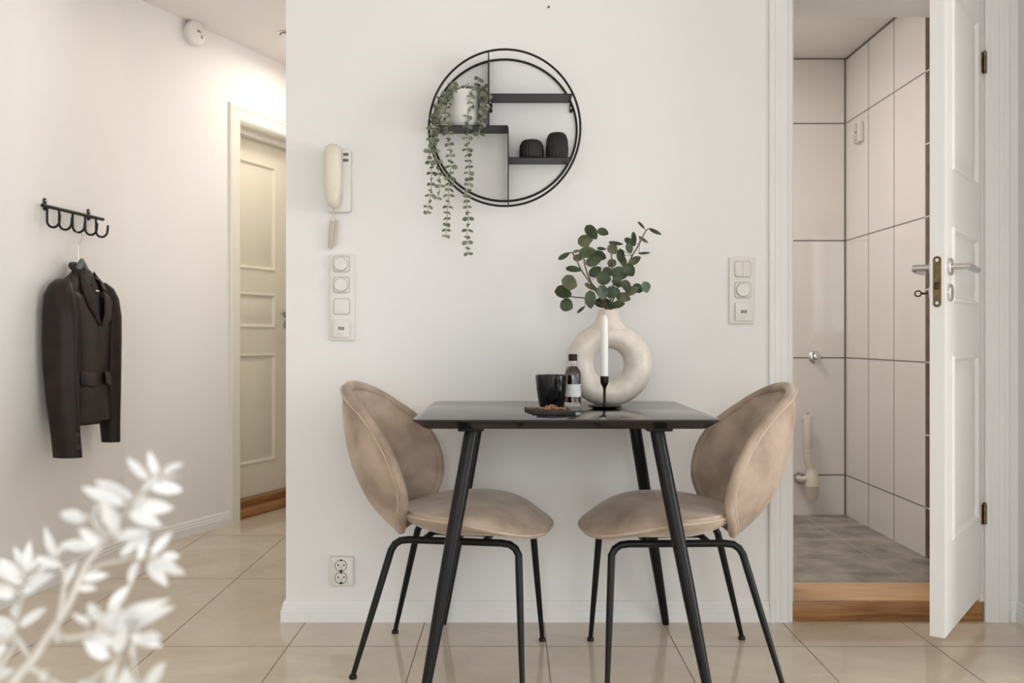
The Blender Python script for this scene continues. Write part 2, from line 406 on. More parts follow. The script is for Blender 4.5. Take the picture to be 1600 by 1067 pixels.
mb = MB(); mb.box(.12, .2, WY+.12, 4.867, 0, BCZ)
struct(mb, 'wall_bathroom_left', M['tile'], 'tiled left wall of the bathroom', 'wall')
mb = MB(); mb.box(.12, BX+.08, WY+.12, 4.867, BCZ, CEIL)
struct(mb, 'ceiling_bathroom', M['ceil'], 'low plain ceiling of the bathroom', 'ceiling')
mb = MB(); mb.box(.2, BX, WY+.25, 4.787, 0, BFZ)
mb.mi = 1
for k in range(5): y = 4.787-.27-.30*k; mb.box(.2, BX, y-.002, y+.002, BFZ, BFZ+.0004) if y > WY+.26 else None
for k in range(3): x = 1.485-.6*k; mb.box(x-.002, x+.002, WY+.25, 4.787, BFZ, BFZ+.0004)
struct(mb, 'floor_bathroom', [M['slate'], M['slategrout']], 'dark grey slate tiled floor of the bathroom', 'floor')

# baseboards: moulded profile (depth, height)
BP = [(0, 0), (-.015, 0), (-.015, .036), (-.0125, .040), (-.0125, .048), (-.0095, .053), (-.0095, .060), (-.005, .069), (0, .070)]
def base_profile(a, z): return [(a*d, h) for d, h in BP]
def baseboard(name, x0, x1, loc, rz, label, m=None, mitre0=0):
    mb = MB()
    r0 = [Vector((x0+mitre0*d, d, h)) for d, h in BP]; r1 = [Vector((x1, d, h)) for d, h in BP]
    mb.loft([r0, r1]); return mb
mb = baseboard('b', WL, .864, (0, 0, 0), 0, '', mitre0=1)
r0 = [Vector((WL+d, d, h)) for d, h in BP]; r1 = [Vector((WL+d, 3.0, h)) for d, h in BP]
mb.loft([r0, r1])
struct(mb, 'baseboard_front', M['trim'], 'white moulded baseboard under the dining table wall', 'baseboard', (0, WY, 0), sharp=1)
casx, _ = FAR.uv(357, 500)
struct(baseboard('b', 0, casx, 0, 0, ''), 'baseboard_hall', M['trim'], 'white moulded baseboard beside the hall door', 'baseboard', FAR.o, FAR.rz, sharp=1)
struct(baseboard('b', -6.4, 0, 0, 0, ''), 'baseboard_left', M['trim'], 'white moulded baseboard under the coat rack', 'baseboard', NEAR.o, NEAR.rz, sharp=1)
struct(baseboard('b', 0, .65, 0, 0, ''), 'baseboard_right', M['trim'], 'white moulded baseboard along the right wall', 'baseboard', (WR, WY, 0), -PI/2, sharp=1)
struct(baseboard('b', 1.672, WR, 0, 0, ''), 'baseboard_corner', M['trim'], 'short white baseboard piece right of the bathroom door casing', 'baseboard', (0, WY, 0), sharp=1)

# bathroom doorway: casings, jamb, threshold
CP = [(0, 0), (0, -.016), (.006, -.019), (.016, -.019), (.020, -.015), (.034, -.015), (.038, -.017), (.060, -.017), (.066, -.013), (.076, -.012), (.080, -.008), (.080, 0)]
mb = MB(); mb.loft([[Vector((.864+a, b, 0)) for a, b in CP], [Vector((.864+a, b, OT+.08)) for a, b in CP]])
struct(mb, 'trim_1', M['trim'], 'white moulded door casing left of the bathroom doorway', 'door trim', (0, WY, 0), sharp=1)
mb = MB(); mb.loft([[Vector((OR+.080-a, b, 0)) for a, b in CP], [Vector((OR+.080-a, b, OT+.08)) for a, b in CP]])
struct(mb, 'trim_2', M['trim'], 'white moulded door casing right of the bathroom doorway', 'door trim', (0, WY, 0), sharp=1)
mb = MB(); mb.box(OL, OR, -.016, 0, OT, OT+.08, .004)
struct(mb, 'trim_3', M['trim'], 'white casing over the bathroom doorway', 'door trim', (0, WY, 0))
mb = MB(); mb.box(OL, OL+.004, .0, .25, .066, OT, 0); mb.box(OR-.012, OR, .0, .25, .066, OT); mb.box(OL, OR, 0, .25, OT-.004, OT)
mb.box(OR-.026, OR-.012, .06, .25, .066, OT-.004)
struct(mb, 'trim_4', M['trim'], 'white door jamb lining of the bathroom doorway', 'door trim', (0, WY, 0))
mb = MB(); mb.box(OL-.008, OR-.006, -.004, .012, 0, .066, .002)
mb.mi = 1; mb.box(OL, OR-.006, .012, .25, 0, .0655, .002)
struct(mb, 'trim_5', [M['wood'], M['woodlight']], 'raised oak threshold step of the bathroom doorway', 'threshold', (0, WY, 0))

# hall door
mb = MB(); cw = dx0-casx
cpp = [(0, 0), (0, -.014), (.01, -.018), (.022, -.018), (.028, -.014), (cw-.012, -.014), (cw, -.006), (cw, 0)]
mb.loft([[Vector((casx+a, b, 0)) for a, b in cpp], [Vector((casx+a, b, dtop+a*0+cw-a)) for a, b in cpp]])
mb.loft([[Vector((dx0-a2, b, dtop+a2)) for a2, b in [(cw-a, b) for a, b in cpp]], [Vector((dx1+.05, b, dtop+cw-a)) for a, b in cpp]])
mb.loft([[Vector((dx1+cw-a, b, 0)) for a, b in cpp], [Vector((dx1+cw-a, b, dtop)) for a, b in cpp]])
struct(mb, 'trim_6', M['creamtrim'], 'off white moulded casing round the hall door', 'door trim', FAR.o, FAR.rz, sharp=1)
REC = .105
mb = MB(); mb.box(dx0, dx0+.006, 0, .2, 0, dtop); mb.box(dx0, dx1, 0, .2, dtop-.006, dtop); mb.box(dx1-.006, dx1, 0, .2, 0, dtop)
mb.box(dx0+.006, dx1-.006, .055, REC-.006, dtop-.035, dtop-.006)
struct(mb, 'trim_7', M['creamtrim'], 'off white jamb lining round the hall door', 'door trim', FAR.o, FAR.rz)
mb = MB(); mb.box(dx0+.006, dx1-.006, .006, .2, 0, .045, .004); mb.box(dx0+.006, dx1-.006, .06, .2, .045, .085, .004)
struct(mb, 'trim_8', M['wood'], 'stepped brown wooden threshold under the hall door', 'threshold', FAR.o, FAR.rz)

def panel_rings(mb, x0, x1, z0, z1, y0, depth=.008, wd=.022, sign=-1):
    """raised moulding ring + sunk field of one door panel; sign -1: faces -y"""
    def ring(i, y): return [Vector((x0+i, y, z0+i)), Vector((x1-i, y, z0+i)), Vector((x1-i, y, z1-i)), Vector((x0+i, y, z1-i))]
    s = -sign
    rs = [ring(0, y0), ring(.004, y0-.005*s), ring(.010, y0-.006*s), ring(.016, y0+.0*s), ring(.020, y0+depth*.7*s), ring(wd+.008, y0+depth*.7*s), ring(wd+.03, y0-.002*s)]
    mb.loft(rs, False, True)
def leaf_mesh(wd, h, th, panels, y0=0, back=True):
    """door leaf x 0..wd, z 0..h with panel openings filled by panel_rings"""
    mb = MB(); xs = sorted({0, wd} | {p[0] for p in panels} | {p[1] for p in panels}); zs = sorted({0, h} | {p[2] for p in panels} | {p[3] for p in panels})
    for side, y in ((-1, y0), (1, y0+th)):
        for i in range(len(xs)-1):
            for j in range(len(zs)-1):
                cx, cz = (xs[i]+xs[i+1])/2, (zs[j]+zs[j+1])/2
                if any(p[0] < cx < p[1] and p[2] < cz < p[3] for p in panels): continue
                mb._add([(xs[i], y, zs[j]), (xs[i+1], y, zs[j]), (xs[i+1], y, zs[j+1]), (xs[i], y, zs[j+1])], [(0, 1, 2, 3)])
        for p in panels: panel_rings(mb, *p, y, sign=side)
    a, b = y0, y0+th
    for q in ([(0, a, 0), (0, b, 0), (0, b, h), (0, a, h)], [(wd, a, 0), (wd, b, 0), (wd, b, h), (wd, a, h)], [(0, a, 0), (wd, a, 0), (wd, b, 0), (0, b, 0)], [(0, a, h), (wd, a, h), (wd, b, h), (0, b, h)]):
        mb._add(q, [(0, 1, 2, 3)])
    return mb
def lever_handle(root, x, z, y, side, dirx, m, rose_r=.026, key=False, rm=None):
    """side -1: sticks out along -y"""
    mb = MB(); mb.lathe([(0, 0), (rose_r, 0), (rose_r, .007), (rose_r-.003, .010), (0, .010)], 28, (x, y, z), axis='y') if side < 0 else mb.lathe([(0, 0), (rose_r, 0), (rose_r, -.007), (rose_r-.003, -.010), (0, -.010)], 28, (x, y, z), axis='y')
    h = mb.build('rose', rm or m, root)
    mb = MB()
    mb.tube([(x, y+side*.008, z), (x, y+side*.058, z)], .0095, 16)
    mb.tube([(x-dirx*.002, y+side*.050, z+.001), (x+dirx*.020, y+side*.056, z-.003), (x+dirx*.115, y+side*.056, z-.006)], [.010, .0105, .0095], 16)
    mb.build('lever', m, root)

root = thing('door_1', 'cream three panel door at the end of the hall', 'door', FAR.w(dx0+.006, REC, .087), FAR.rz); root['kind'] = 'structure'
ox = dx0+.006
def du(px, py): x, z = FAR.uv(px, py, REC); return x-ox, z-.087
xr, _ = du(430, 480)
_, z1t = du(430, 262); _, z1b = du(430, 425); _, z2t = du(430, 460); _, z2b = du(430, 513); _, z3t = du(430, 552); _, z3b = du(430, 718)
xlp = .10
leafw = dx1-dx0-.012
leaf_mesh(leafw, dtop-.02-.087, .04, [(xlp, xr, z3b, z3t), (xlp, xr, z2b, z2t), (xlp, xr, z1b, z1t)]).build('door_leaf', M['creamdoor'], root, sharp=20)
hx, hz = du(441, 489)
lever_handle(root, hx+.03, hz, 0, -1, -1, M['steel'])
mb = MB(); _, hz2 = du(441, 507); mb.lathe([(0, 0), (.024, 0), (.024, .008), (0, .009)], 24, (hx+.03, 0, hz2), axis='y'); mb.build('escutcheon', M['steel'], root)

# bathroom door, open towards the camera
hinge = Vector((1.577, 3.135)); free = Vector((1.2355, 2.668))
lw = (hinge-free).length; ang = math.atan2(hinge.y-free.y, hinge.x-free.x)   # x runs from free edge to hinge; y into the leaf
DF = Frame(free.x, free.y, ang); LZ = .096
root = thing('door_2', 'white panelled bathroom door standing open towards the camera', 'door', (free.x, free.y, LZ), ang); root['kind'] = 'structure'
def lu(px, py, n=0): x, z = DF.uv(px, py, n); return x, z-LZ
pl, pr = .105, lw-.085
pz = [lu(1484, 848)[1], lu(1484, 555)[1], lu(1484, 472)[1], lu(1484, 352)[1], lu(1484, 262)[1]]
leaf_mesh(lw, 2.01, .04, [(pl, pr, pz[0], pz[1]), (pl, pr, pz[2], pz[3]), (pl, pr, pz[4], 1.90)]).build('door_leaf', M['trim'], root, sharp=20)
hz = lu(1480, 416)[1]; kz = lu(1480, 457)[1]
lever_handle(root, .055, hz, 0, -1, 1, M['steel'])
lever_handle(root, .055, hz, .04, 1, 1, M['steel'])
for nm, yy, sg in (('escutcheon', 0, 1), ('escutcheon', .04, -1)):
    mb = MB(); mb.lathe([(0, 0), (.026, 0), (.026, sg*.007), (.023, sg*.010), (0, sg*.010)], 28, (.055, yy, kz), axis='y'); mb.build(nm, M['steel'], root)
mb = MB(); mb.tube([(.055, .05, kz), (.055, .075, kz)], .003, 8); mb.ring(lambda t: (.055+.0095*math.cos(2*PI*t)*.3, .084+.0095*math.cos(2*PI*t), kz+.008*math.sin(2*PI*t)), .0022, 24, 8)
mb.build('key', M['brassdark'], root)
# lock face plate on the free edge
_, fz0 = DF.uv(1463, 478); _, fz1 = DF.uv(1463, 395)
zc, hh = (fz0+fz1)/2-LZ, fz1-fz0
mb = MB(); mb.prism([(b, c) for b, c in rrect(.022, hh, .0109, 8, .02, zc)], -.0015, .001, axis='x'); pl_ = mb.build('lock_plate', M['brass'], root)
mb = MB(); mb.box(-.007, 0, .013, .027, zc-.022, zc-.002, .002); mb.build('latch_bolt', M['brassdark'], pl_)
mb = MB()
for zz in (zc+hh/2-.012, zc-hh/2+.012): mb.lathe([(0, 0), (.005, 0), (.004, .0012), (0, .0012)], 12, (0, 0, 0), axis='x') if False else mb.tube([(-.0015, .02, zz), (-.0028, .02, zz)], .0048, 12)
mb.build('screw', M['steel'], pl_)
for py0, py1 in ((80, 112), (789, 820)):
    za = H-(py1-CY)*3.12/F-LZ; zb = H-(py0-CY)*3.12/F-LZ
    mb = MB(); mb.tube([(lw+.006, -.007, za), (lw+.006, -.007, zb)], .007, 12); mb.tube([(lw+.006, -.007, zb), (lw+.006, -.007, zb+.006)], .005, 10)
    mb.box(lw-.014, lw+.006, -.002, .0, za, zb)
    mb.build('hinge', M['brass'], root)

# ------------------------------------------------------------------ dining table
TC = Vector((.141, 2.757, 0)); TZ = .744; TW, TD = .80, .735
root = thing('dining_table', 'square black dining table with splayed round legs', 'table', TC)
mb = MB(); rings = []
for off, z in ((.030, TZ-.026), (.004, TZ-.009), (0, TZ-.005), (.0015, TZ-.001), (.004, TZ)):
    rings.append([Vector((a, b, z)) for a, b in rrect(TW-2*off, TD-2*off, .042-off*.5, 8)])
mb.loft(rings); mb.build('tabletop', M['tabletop'], root, sharp=25)
for sx in (-1, 1):
    mb = MB(); mb.box(sx*.25-.035, sx*.25+.035, -.29, .29, TZ-.038, TZ-.026, .004); mb.build('mounting_plate', M['black'], root)
for sx in (-1, 1):
    for sy in (-1, 1):
        a = Vector((sx*.248, sy*.245, TZ-.036)); b = Vector((sx*.372, sy*.357, 0.0))
        pts = [a.lerp(b, t) for t in (0, .02, .3, .6, .9, .985, 1)]
        mb = MB(); mb.tube(pts, [.0185, .0195, .0195, .0180, .0135, .0120, .0105], 20); mb.build('leg', M['black'], root)

# ------------------------------------------------------------------ chairs
def make_chair(name, label, loc, rz):
    root = thing(name, label, 'chair', loc, rz, 'velvet shell chairs at the dining table')
    # seat cushion
    def outline(th):
        c, s_ = math.cos(th), math.sin(th)
        e = 2/2.35
        x = math.copysign(abs(c)**e, c); y = math.copysign(abs(s_)**e, s_)
        X = .045+(.245 if x > 0 else .195)*x
        yw = .242 if X > .02 else .242-1.25*(.02-X)**1.6
        return X, y*max(.10, yw)
    zr_t = [(-.20, .445), (-.12, .462), (-.02, .468), (.08, .460), (.18, .437), (.25, .418), (.30, .412)]
    zc_t = [(-.20, .430), (-.12, .455), (0, .478), (.10, .486), (.20, .474), (.26, .450), (.30, .430)]
    zb_t = [(-.20, .395), (-.12, .385), (0, .385), (.1, .388), (.18, .392), (.25, .400), (.30, .404)]
    N, K = 72, 14
    mb = MB(); rings = []
    for k in range(1, K+1):
        r = k/K; ring = []
        for j in range(N):
            x, y = outline(2*PI*j/N); cx = .03
            X, Yv = cx+(x-cx)*r, y*r
            zr, zc = smooth_lerp(zr_t, X), smooth_lerp(zc_t, X)
            ring.append(Vector((X, Yv, zc+(zr-zc)*r**4.5)))
        rings.append(ring)
    top = rings
    edge = []
    for j in range(N):
        x, y = outline(2*PI*j/N); edge.append(Vector((.03+(x-.03)*1.012, y*1.012, smooth_lerp(zr_t, x)-.012)))
    bot = []
    for k in range(K, 0, -1):
        r = k/K; ring = []
        for j in range(N):
            x, y = outline(2*PI*j/N); X, Yv = .03+(x-.03)*r, y*r
            z0 = smooth_lerp(zr_t, X)-.022; zb = smooth_lerp(zb_t, X)
            ring.append(Vector((X, Yv, z0+(min(zb, z0)-z0)*(1-r**2.6)**.8)))
        bot.append(ring)
    mb.loft(top+[edge]); mb.build('seat', M['velvet'], root, sharp=60)
    mb = MB(); mb.loft([edge]+bot); mb.build('seat_shell', M['velvet'], root, sharp=60)
    mb = MB(); mb.ring(lambda t: (lambda q: (.03+(q[0]-.03)*1.014, q[1]*1.014, smooth_lerp(zr_t, q[0])-.012))(outline(2*PI*t)), .0042, 120, 8)
    mb.build('piping', M['piping'], root)
    # backrest: a cupped shell, rows of equal height
    wt = [(.395, .085), (.43, .135), (.47, .178), (.52, .213), (.57, .232), (.62, .236), (.67, .224), (.71, .200), (.745, .166), (.775, .122), (.797, .072), (.810, .0)]
    xr_t = [(.395, -.125), (.43, -.110), (.47, -.092), (.52, -.082), (.57, -.090), (.62, -.108), (.67, -.140), (.71, -.177), (.745, -.218), (.775, -.258), (.797, -.287), (.812, -.305)]
    xc_t = [(.395, -.185), (.43, -.222), (.47, -.254), (.52, -.282), (.57, -.302), (.62, -.316), (.67, -.326), (.71, -.331), (.745, -.334), (.775, -.330), (.797, -.332), (.812, -.327)]
    zs = [.395+.415*(1-(1-i/26)**1.7) for i in range(27)]
    J = 24
    def wz(z): 
        if z > .745:                                   # round cap
            t = (z-.745)/(.811-.745); return .166*math.sqrt(max(0, 1-t**1.75))
        return smooth_lerp(wt, z)
    def surf(z, s_, th, ins):
        w_ = max(.004, wz(z)); xr, xc = smooth_lerp(xr_t, z), smooth_lerp(xc_t, z)
        return Vector((xc+th+(xr-xc-th+ins)*abs(s_)**2.2, w_*s_, z))
    fr, bk = [], []
    for z in zs:
        cup = min(1, max(0, (.811-z)/.10))
        fr.append([surf(z, -1+2*j/J, .050*cup+.006, .0) for j in range(J+1)])
        bk.append([surf(z, -1+2*j/J, 0, -.022) for j in range(J+1)])
    def sheet(rows):
        mb = MB(); mb.loft(rows, closed=False); return mb
    rim = [fr[i][0] for i in range(len(zs))]+[fr[-1][J//2]]+[fr[i][J] for i in range(len(zs)-1, -1, -1)]
    brim = [bk[i][0] for i in range(len(zs))]+[bk[-1][J//2]]+[bk[i][J] for i in range(len(zs)-1, -1, -1)]
    mb = sheet(fr); mb.tube([(a+b)/2 for a, b in zip(rim, brim)], .0135, 12)
    mb.build('backrest', M['velvet'], root, sharp=60)
    mb = sheet(bk); mb.build('back_shell', M['velvet'], root, sharp=60)
    out = []
    for a, b in zip(rim, brim):
        out.append(b+Vector((-.002, 0, 0))+Vector((0, .004 if b.y > 0.002 else (-.004 if b.y < -.002 else 0), .002)))
    mb = MB(); mb.tube(out, .0042, 8); mb.build('back_piping', M['piping'], root)
    # metal frame
    for sy in (-1, 1):
        for sx in (-1, 1):
            fx, fy = sx*.240, sy*.205
            tx, ty, tz = (-.118 if sx < 0 else .190), sy*.135, .379
            d = Vector((fx, fy, .008))-Vector((tx+sx*.030, ty+sy*.008, tz-.030))
            p1 = Vector((tx+sx*.030, ty+sy*.008, tz-.030))
            pts = [(tx-sx*.06, ty, tz), (tx-sx*.02, ty, tz), (tx+sx*.004, ty+sy*.001, tz-.003), (tx+sx*.020, ty+sy*.004, tz-.013), p1, p1+d*.12, p1+d*.5, p1+d]
            mb = MB(); mb.tube(pts, [.0105, .0105, .0105, .0105, .0105, .0105, .0095, .0070], 14)
            lg = mb.build('leg', M['black'], root, sharp=60)
            e = p1+d
            mb = MB(); mb.lathe([(0, 0), (.011, 0), (.0115, .004), (.010, .010), (.006, .013), (0, .013)], 16, (e.x, e.y, 0)); mb.build('foot_cap', M['black'], lg)
    mb = MB()
    for sy in (-1, 1): mb.tube([(-.06, sy*.135, .379), (.132, sy*.135, .379)], .0105, 14)
    for x in (-.055, .12): mb.tube([(x, -.135, .379), (x, .135, .379)], .0095, 12)
    mb.box(-.06, .13, -.05, .05, .376, .388, .003)
    mb.build('seat_frame', M['black'], root)
    return root
make_chair('dining_chair', 'beige velvet shell chair left of the black table, nearest the low wall socket', (-.175, 2.78, 0), math.radians(-9.5))
make_chair('dining_chair', 'beige velvet shell chair right of the black table, next to the bathroom doorway', (.493, 2.748, 0), math.radians(181.5))

# ------------------------------------------------------------------ things on the table
# donut vase
vY = 2.935; vs = vY/F; vx = (951-CX)*vs
root = thing('donut_vase', 'sand white ring shaped ceramic vase with a hole, at the back of the table', 'vase', (vx, vY, TZ), 0)
RO, RI = .1365, .047
mb = MB(); n, sg = 72, 28; rings = []
tr = (RO-RI)/2; Rm = (RO+RI)/2; zc = RO*.965-.004
for i in range(n+1):
    a = 2*PI*i/n; ring = []
    for k in range(sg):
        b = 2*PI*k/sg; r_ = Rm+tr*math.cos(b); ty_ = .050
        x, y, z = r_*math.cos(a), ty_*math.sin(b), r_*math.sin(a)*.965+zc+(-.004*(math.cos(b) < 0) if False else 0)
        if math.cos(b) < 0: z = (Rm+tr*math.cos(b)*(1-.25*abs(math.sin(a))*0))*math.sin(a)*.965*(1+.10*(-math.cos(b)))+zc
        ring.append(Vector((x, y, max(z, 0))))
    rings.append(ring)
mb.loft(rings, False, False)
mb.build('body', M['ceramic'], root, sharp=70)
mb = MB(); zt = H-(484-CY)*vs-TZ
prof = [(.070, zt-.062, .046), (.054, zt-.048, .044), (.041, zt-.034, .036), (.034, zt-.020, .033), (.0305, zt-.008, .0305), (.0305, zt-.001, .0305), (.029, zt, .029), (.0265, zt-.001, .0265), (.026, zt-.03, .026)]
mb.loft([[Vector((rx*math.cos(2*PI*k/32)-.001, ry*math.sin(2*PI*k/32), z)) for k in range(32)] for rx, z, ry in prof], False, True)
mb.build('neck', M['ceramic'], root, sharp=70)

def leaf(mb, c, dirv, nrm, L, W, cup=.15, tip=.0, seg=5, fold=0.0, n=9):
    """a curved leaf blade: L half length, W half width; egg shaped"""
    d = dirv.normalized(); nrm = (nrm-d*nrm.dot(d)).normalized(); sd = d.cross(nrm)
    rows = []
    for i in range(n):
        t = -1+2*i/(n-1); a = math.sqrt(max(0, 1-abs(t)**2.2))
        if tip: a *= (1-tip*max(0, t)**1.5)
        a = max(a, .03); row = []
        for k in range(seg):
            u = -1+2*k/(seg-1)
            h = -cup*L*t*t*.6 + (abs(u)**1.5*a*W*(.22+fold))
            row.append(c+d*(t*L)+sd*(u*a*W)+nrm*h)
        rows.append(row)
    mb.loft(rows, closed=False)

# eucalyptus bunch in the vase
def C2(x, y, Y=vY): return P(800+x/3.139, 320+y/3.139, Y)
root = thing('eucalyptus_bunch', 'dark green leafy eucalyptus branches standing in the ring vase', 'plant', (vx, vY, TZ+zt))
base = root.location.copy()
bz = Vector((vx, vY, TZ+zt-.03))
stems = {
 'a': [(470, 512), (440, 440), (385, 375), (352, 265), (372, 205), (400, 165)],
 'b': [(465, 512), (400, 405), (340, 320), (300, 240), (270, 240), (240, 255)],
 'c': [(465, 512), (420, 480), (360, 458), (290, 450), (262, 430)],
 'd': [(490, 512), (510, 430), (545, 340), (590, 250), (625, 190), (655, 130), (680, 116), (705, 128)],
 'e': [(480, 512), (497, 400), (492, 300), (487, 240), (492, 215)],
 'f': [(500, 512), (550, 455), (595, 420), (645, 406)],
}
ydep = {'a': -.01, 'b': -.035, 'c': -.05, 'd': .03, 'e': .0, 'f': -.03}
L2 = {
 'a': [(388,137,40,25,55,0),(357,177,34,27,-20,1),(443,139,27,20,25,0),(368,236,40,26,-10,0),(430,250,34,25,20,0),(398,278,38,23,-20,0),(408,327,32,23,-35,0),(447,362,34,32,10,0),(385,405,32,12,30,1)],
 'b': [(255,252,30,12,-30,0),(325,260,22,18,10,1),(302,317,37,16,10,0),(318,226,18,7,-15,1)],
 'c': [(281,384,38,35,20,1),(250,432,39,34,10,0),(267,493,30,30,30,0),(383,467,42,26,88,2),(337,514,24,7,-40,0),(440,430,34,29,70,2)],
 'd': [(530,340,42,36,-5,2),(530,255,36,19,85,0),(575,185,30,15,40,0),(600,165,33,12,85,0),(570,218,24,20,60,0),(642,173,26,8,35,1),(599,276,30,18,-30,1),(572,325,32,26,60,0),(705,130,32,9,25,0),(632,103,24,8,50,0),(648,238,28,6,-2,0),(548,278,30,16,75,1)],
 'e': [(490,220,25,23,60,1),(440,214,22,8,5,0),(510,188,34,9,8,0),(492,285,24,20,-40,1),(470,330,26,22,30,0),(490,432,33,30,-20,2),(515,385,30,24,20,0)],
 'f': [(585,422,34,20,-25,1),(620,410,28,23,10,0),(650,406,26,24,70,2),(545,455,34,22,15,1),(452,482,42,27,5,0),(520,490,28,20,-10,0),(555,400,30,24,50,0),(490,495,26,16,20,0)],
}
for k, pts in stems.items():
    yy = vY+ydep[k]
    def at(x, y):
        f_ = min(1, max(0, (512-y)/120)); return C2(x, y, vY+(yy-vY)*f_)
    br = [bz]+[C2(466+(pts[0][0]-466)*.5, 516)]+[at(*q) for q in pts[1:]]
    mb = MB(); mb.tube([p-base for p in br], [.0028]*2+[.0024-.0014*i/len(br) for i in range(len(br)-2)], 8, smooth=4)
    bo = mb.build('branch', M['twig'], root)
    mb = MB()
    for (x, y, l, w_, an, mi) in L2[k]:
        a = math.radians(an); c = at(x, y)+Vector((0, random.uniform(-.025, .015), 0))-base
        d = Vector((math.cos(a), random.uniform(-.35, .35), -math.sin(a)))
        nr = Vector((random.uniform(-.35, .35), -1, random.uniform(-.1, .55)))
        sc = vY/F/3.139
        mb.mi = mi; leaf(mb, c, d, nr, l*sc*1.12, w_*sc*1.10, tip=.45, cup=random.uniform(-.25, .25))
        # petiole to the nearest branch point
        q = min((p-base for p in br[1:]), key=lambda p: (p-c).length)
        e0 = c-d.normalized()*l*sc*.95; e1 = c+d.normalized()*l*sc*.95
        e = e0 if (e0-q).length < (e1-q).length else e1
        if (e-q).length < .06:
            mb.mi = 3; mb.tube([e, (e+q)/2+Vector((0, 0, .002)), q], .0009, 5); mb.mi = 0
    o = mb.build('leaves', [M['leafa'], M['leafb'], M['leafc'], M['twig']], bo, sharp=80)

# candle holder + candle
hx_, hy_ = (944.5-CX)*2.80/F, 2.80
root = thing('candle_holder', 'small black metal candlestick with a round dish foot on the table', 'candle holder', (hx_, hy_, TZ))
mb = MB(); mb.lathe([(0, 0), (.034, 0), (.050, .005), (.0515, .0075), (.049, .0075), (.034, .0035), (0, .0035)], 40); mb.build('dish', M['black'], root)
mb = MB(); mb.lathe([(0, .0035), (.009, .0035), (.0055, .010), (.0042, .022), (.0042, .055), (.006, .064), (.010, .070), (.0125, .078), (.0125, .0955), (.0112, .0955), (.0112, .080), (0, .080)], 28); mb.build('stem', M['black'], root)
root = thing('candle', 'tall unlit white candle standing in the black candlestick', 'candle', (hx_, hy_, TZ+.080))
ct = H-(492-CY)*2.80/F-TZ-.080
mb = MB(); mb.lathe([(0, 0), (.0108, 0), (.0112, .02), (.0112, ct-.018), (.0105, ct-.012), (.0045, ct), (0, ct+.001)], 28); mb.build('wax', M['wax'], root)
mb = MB(); mb.tube([(0, 0, ct-.002), (.0004, 0, ct+.005), (-.0004, 0, ct+.010)], .0011, 8); mb.build('wick', M['wick'], root)

# mug
mx_, my_ = (862-CX)*2.785/F, 2.785
root = thing('mug', 'matte black mug behind the slate board on the table', 'mug', (mx_, my_, TZ))
mb = MB(); mb.lathe([(0, 0), (.034, 0), (.036, .003), (.041, .03), (.0455, .06), (.048, .085), (.0485, .0985), (.0470, .100), (.0455, .0985), (.0445, .08), (.038, .03), (.030, .008), (0, .007)], 48); mb.build('body', M['mug'], root)
ha = math.radians(-74)
def hp(r, z): return (r*math.cos(ha), r*math.sin(ha), z)
mb = MB(); mb.tube([hp(.043, .082), hp(.058, .086), hp(.069, .078), hp(.073, .062), hp(.068, .042), hp(.055, .030), hp(.039, .028)], [.0072, .0070, .0068, .0066, .0062, .006, .0062], 14, smooth=5); mb.build('handle', M['mug'], root)

# bottle
bx_, by_ = (895-CX)*2.86/F, 2.86
root = thing('bottle', 'small glass bottle of dark brown spirit with white label beside the mug', 'bottle', (bx_, by_, TZ))
def bo_prof(o): return [(0, .001+o), (.0235-o, .001+o), (.0252-o, .004+o), (.0252-o, .096), (.0235-o, .106), (.018-o, .117), (.0125-o, .123), (.0112-o, .128), (.0112-o, .143)]
mb = MB(); p_ = bo_prof(0)+[(.0095, .143)]+[(r, z) for r, z in reversed([(0, .006), (.0225, .006), (.0232, .009), (.0232, .096), (.0215, .105), (.0165, .115), (.0105, .122), (.0095, .128)])]
mb.lathe(p_, 36); mb.build('glass_body', M['glass'], root)
mb = MB(); mb.lathe([(0, .014), (.0246, .014), (.0246, .096), (.0228, .106), (.0174, .1165), (.0120, .1225), (0, .1225)], 32); mb.build('spirit', M['liquid'], root)
mb = MB()
mb.lathe([(.0255, .031), (.0257, .031), (.0257, .069), (.0255, .069)], 48, cap=False)
lb = mb.build('label', M['label'], root)
mb = MB()
for z, a0, a1 in ((.064, -.55, -.15), (.060, -.65, -.2), (.056, -.5, -.1), (.051, -.7, -.3), (.044, -.6, -.2), (.037, -.5, -.12)):
    mb._add([Vector((.0259*math.cos(a), .0259*math.sin(a), zz)) for zz in (z-.001, z+.001) for a in [a0+(a1-a0)*k/6 for k in range(7)]], [(k, k+1, k+8, k+7) for k in range(6)])
mb.build('print', M['ink'], lb)
mb = MB(); mb.lathe([(0, .140), (.0128, .140), (.0132, .142), (.0132, .158), (.0120, .1605), (0, .161)], 36, mod=lambda a, z: 1+.02*math.cos(36*a)); mb.build('cap', M['black'], root)

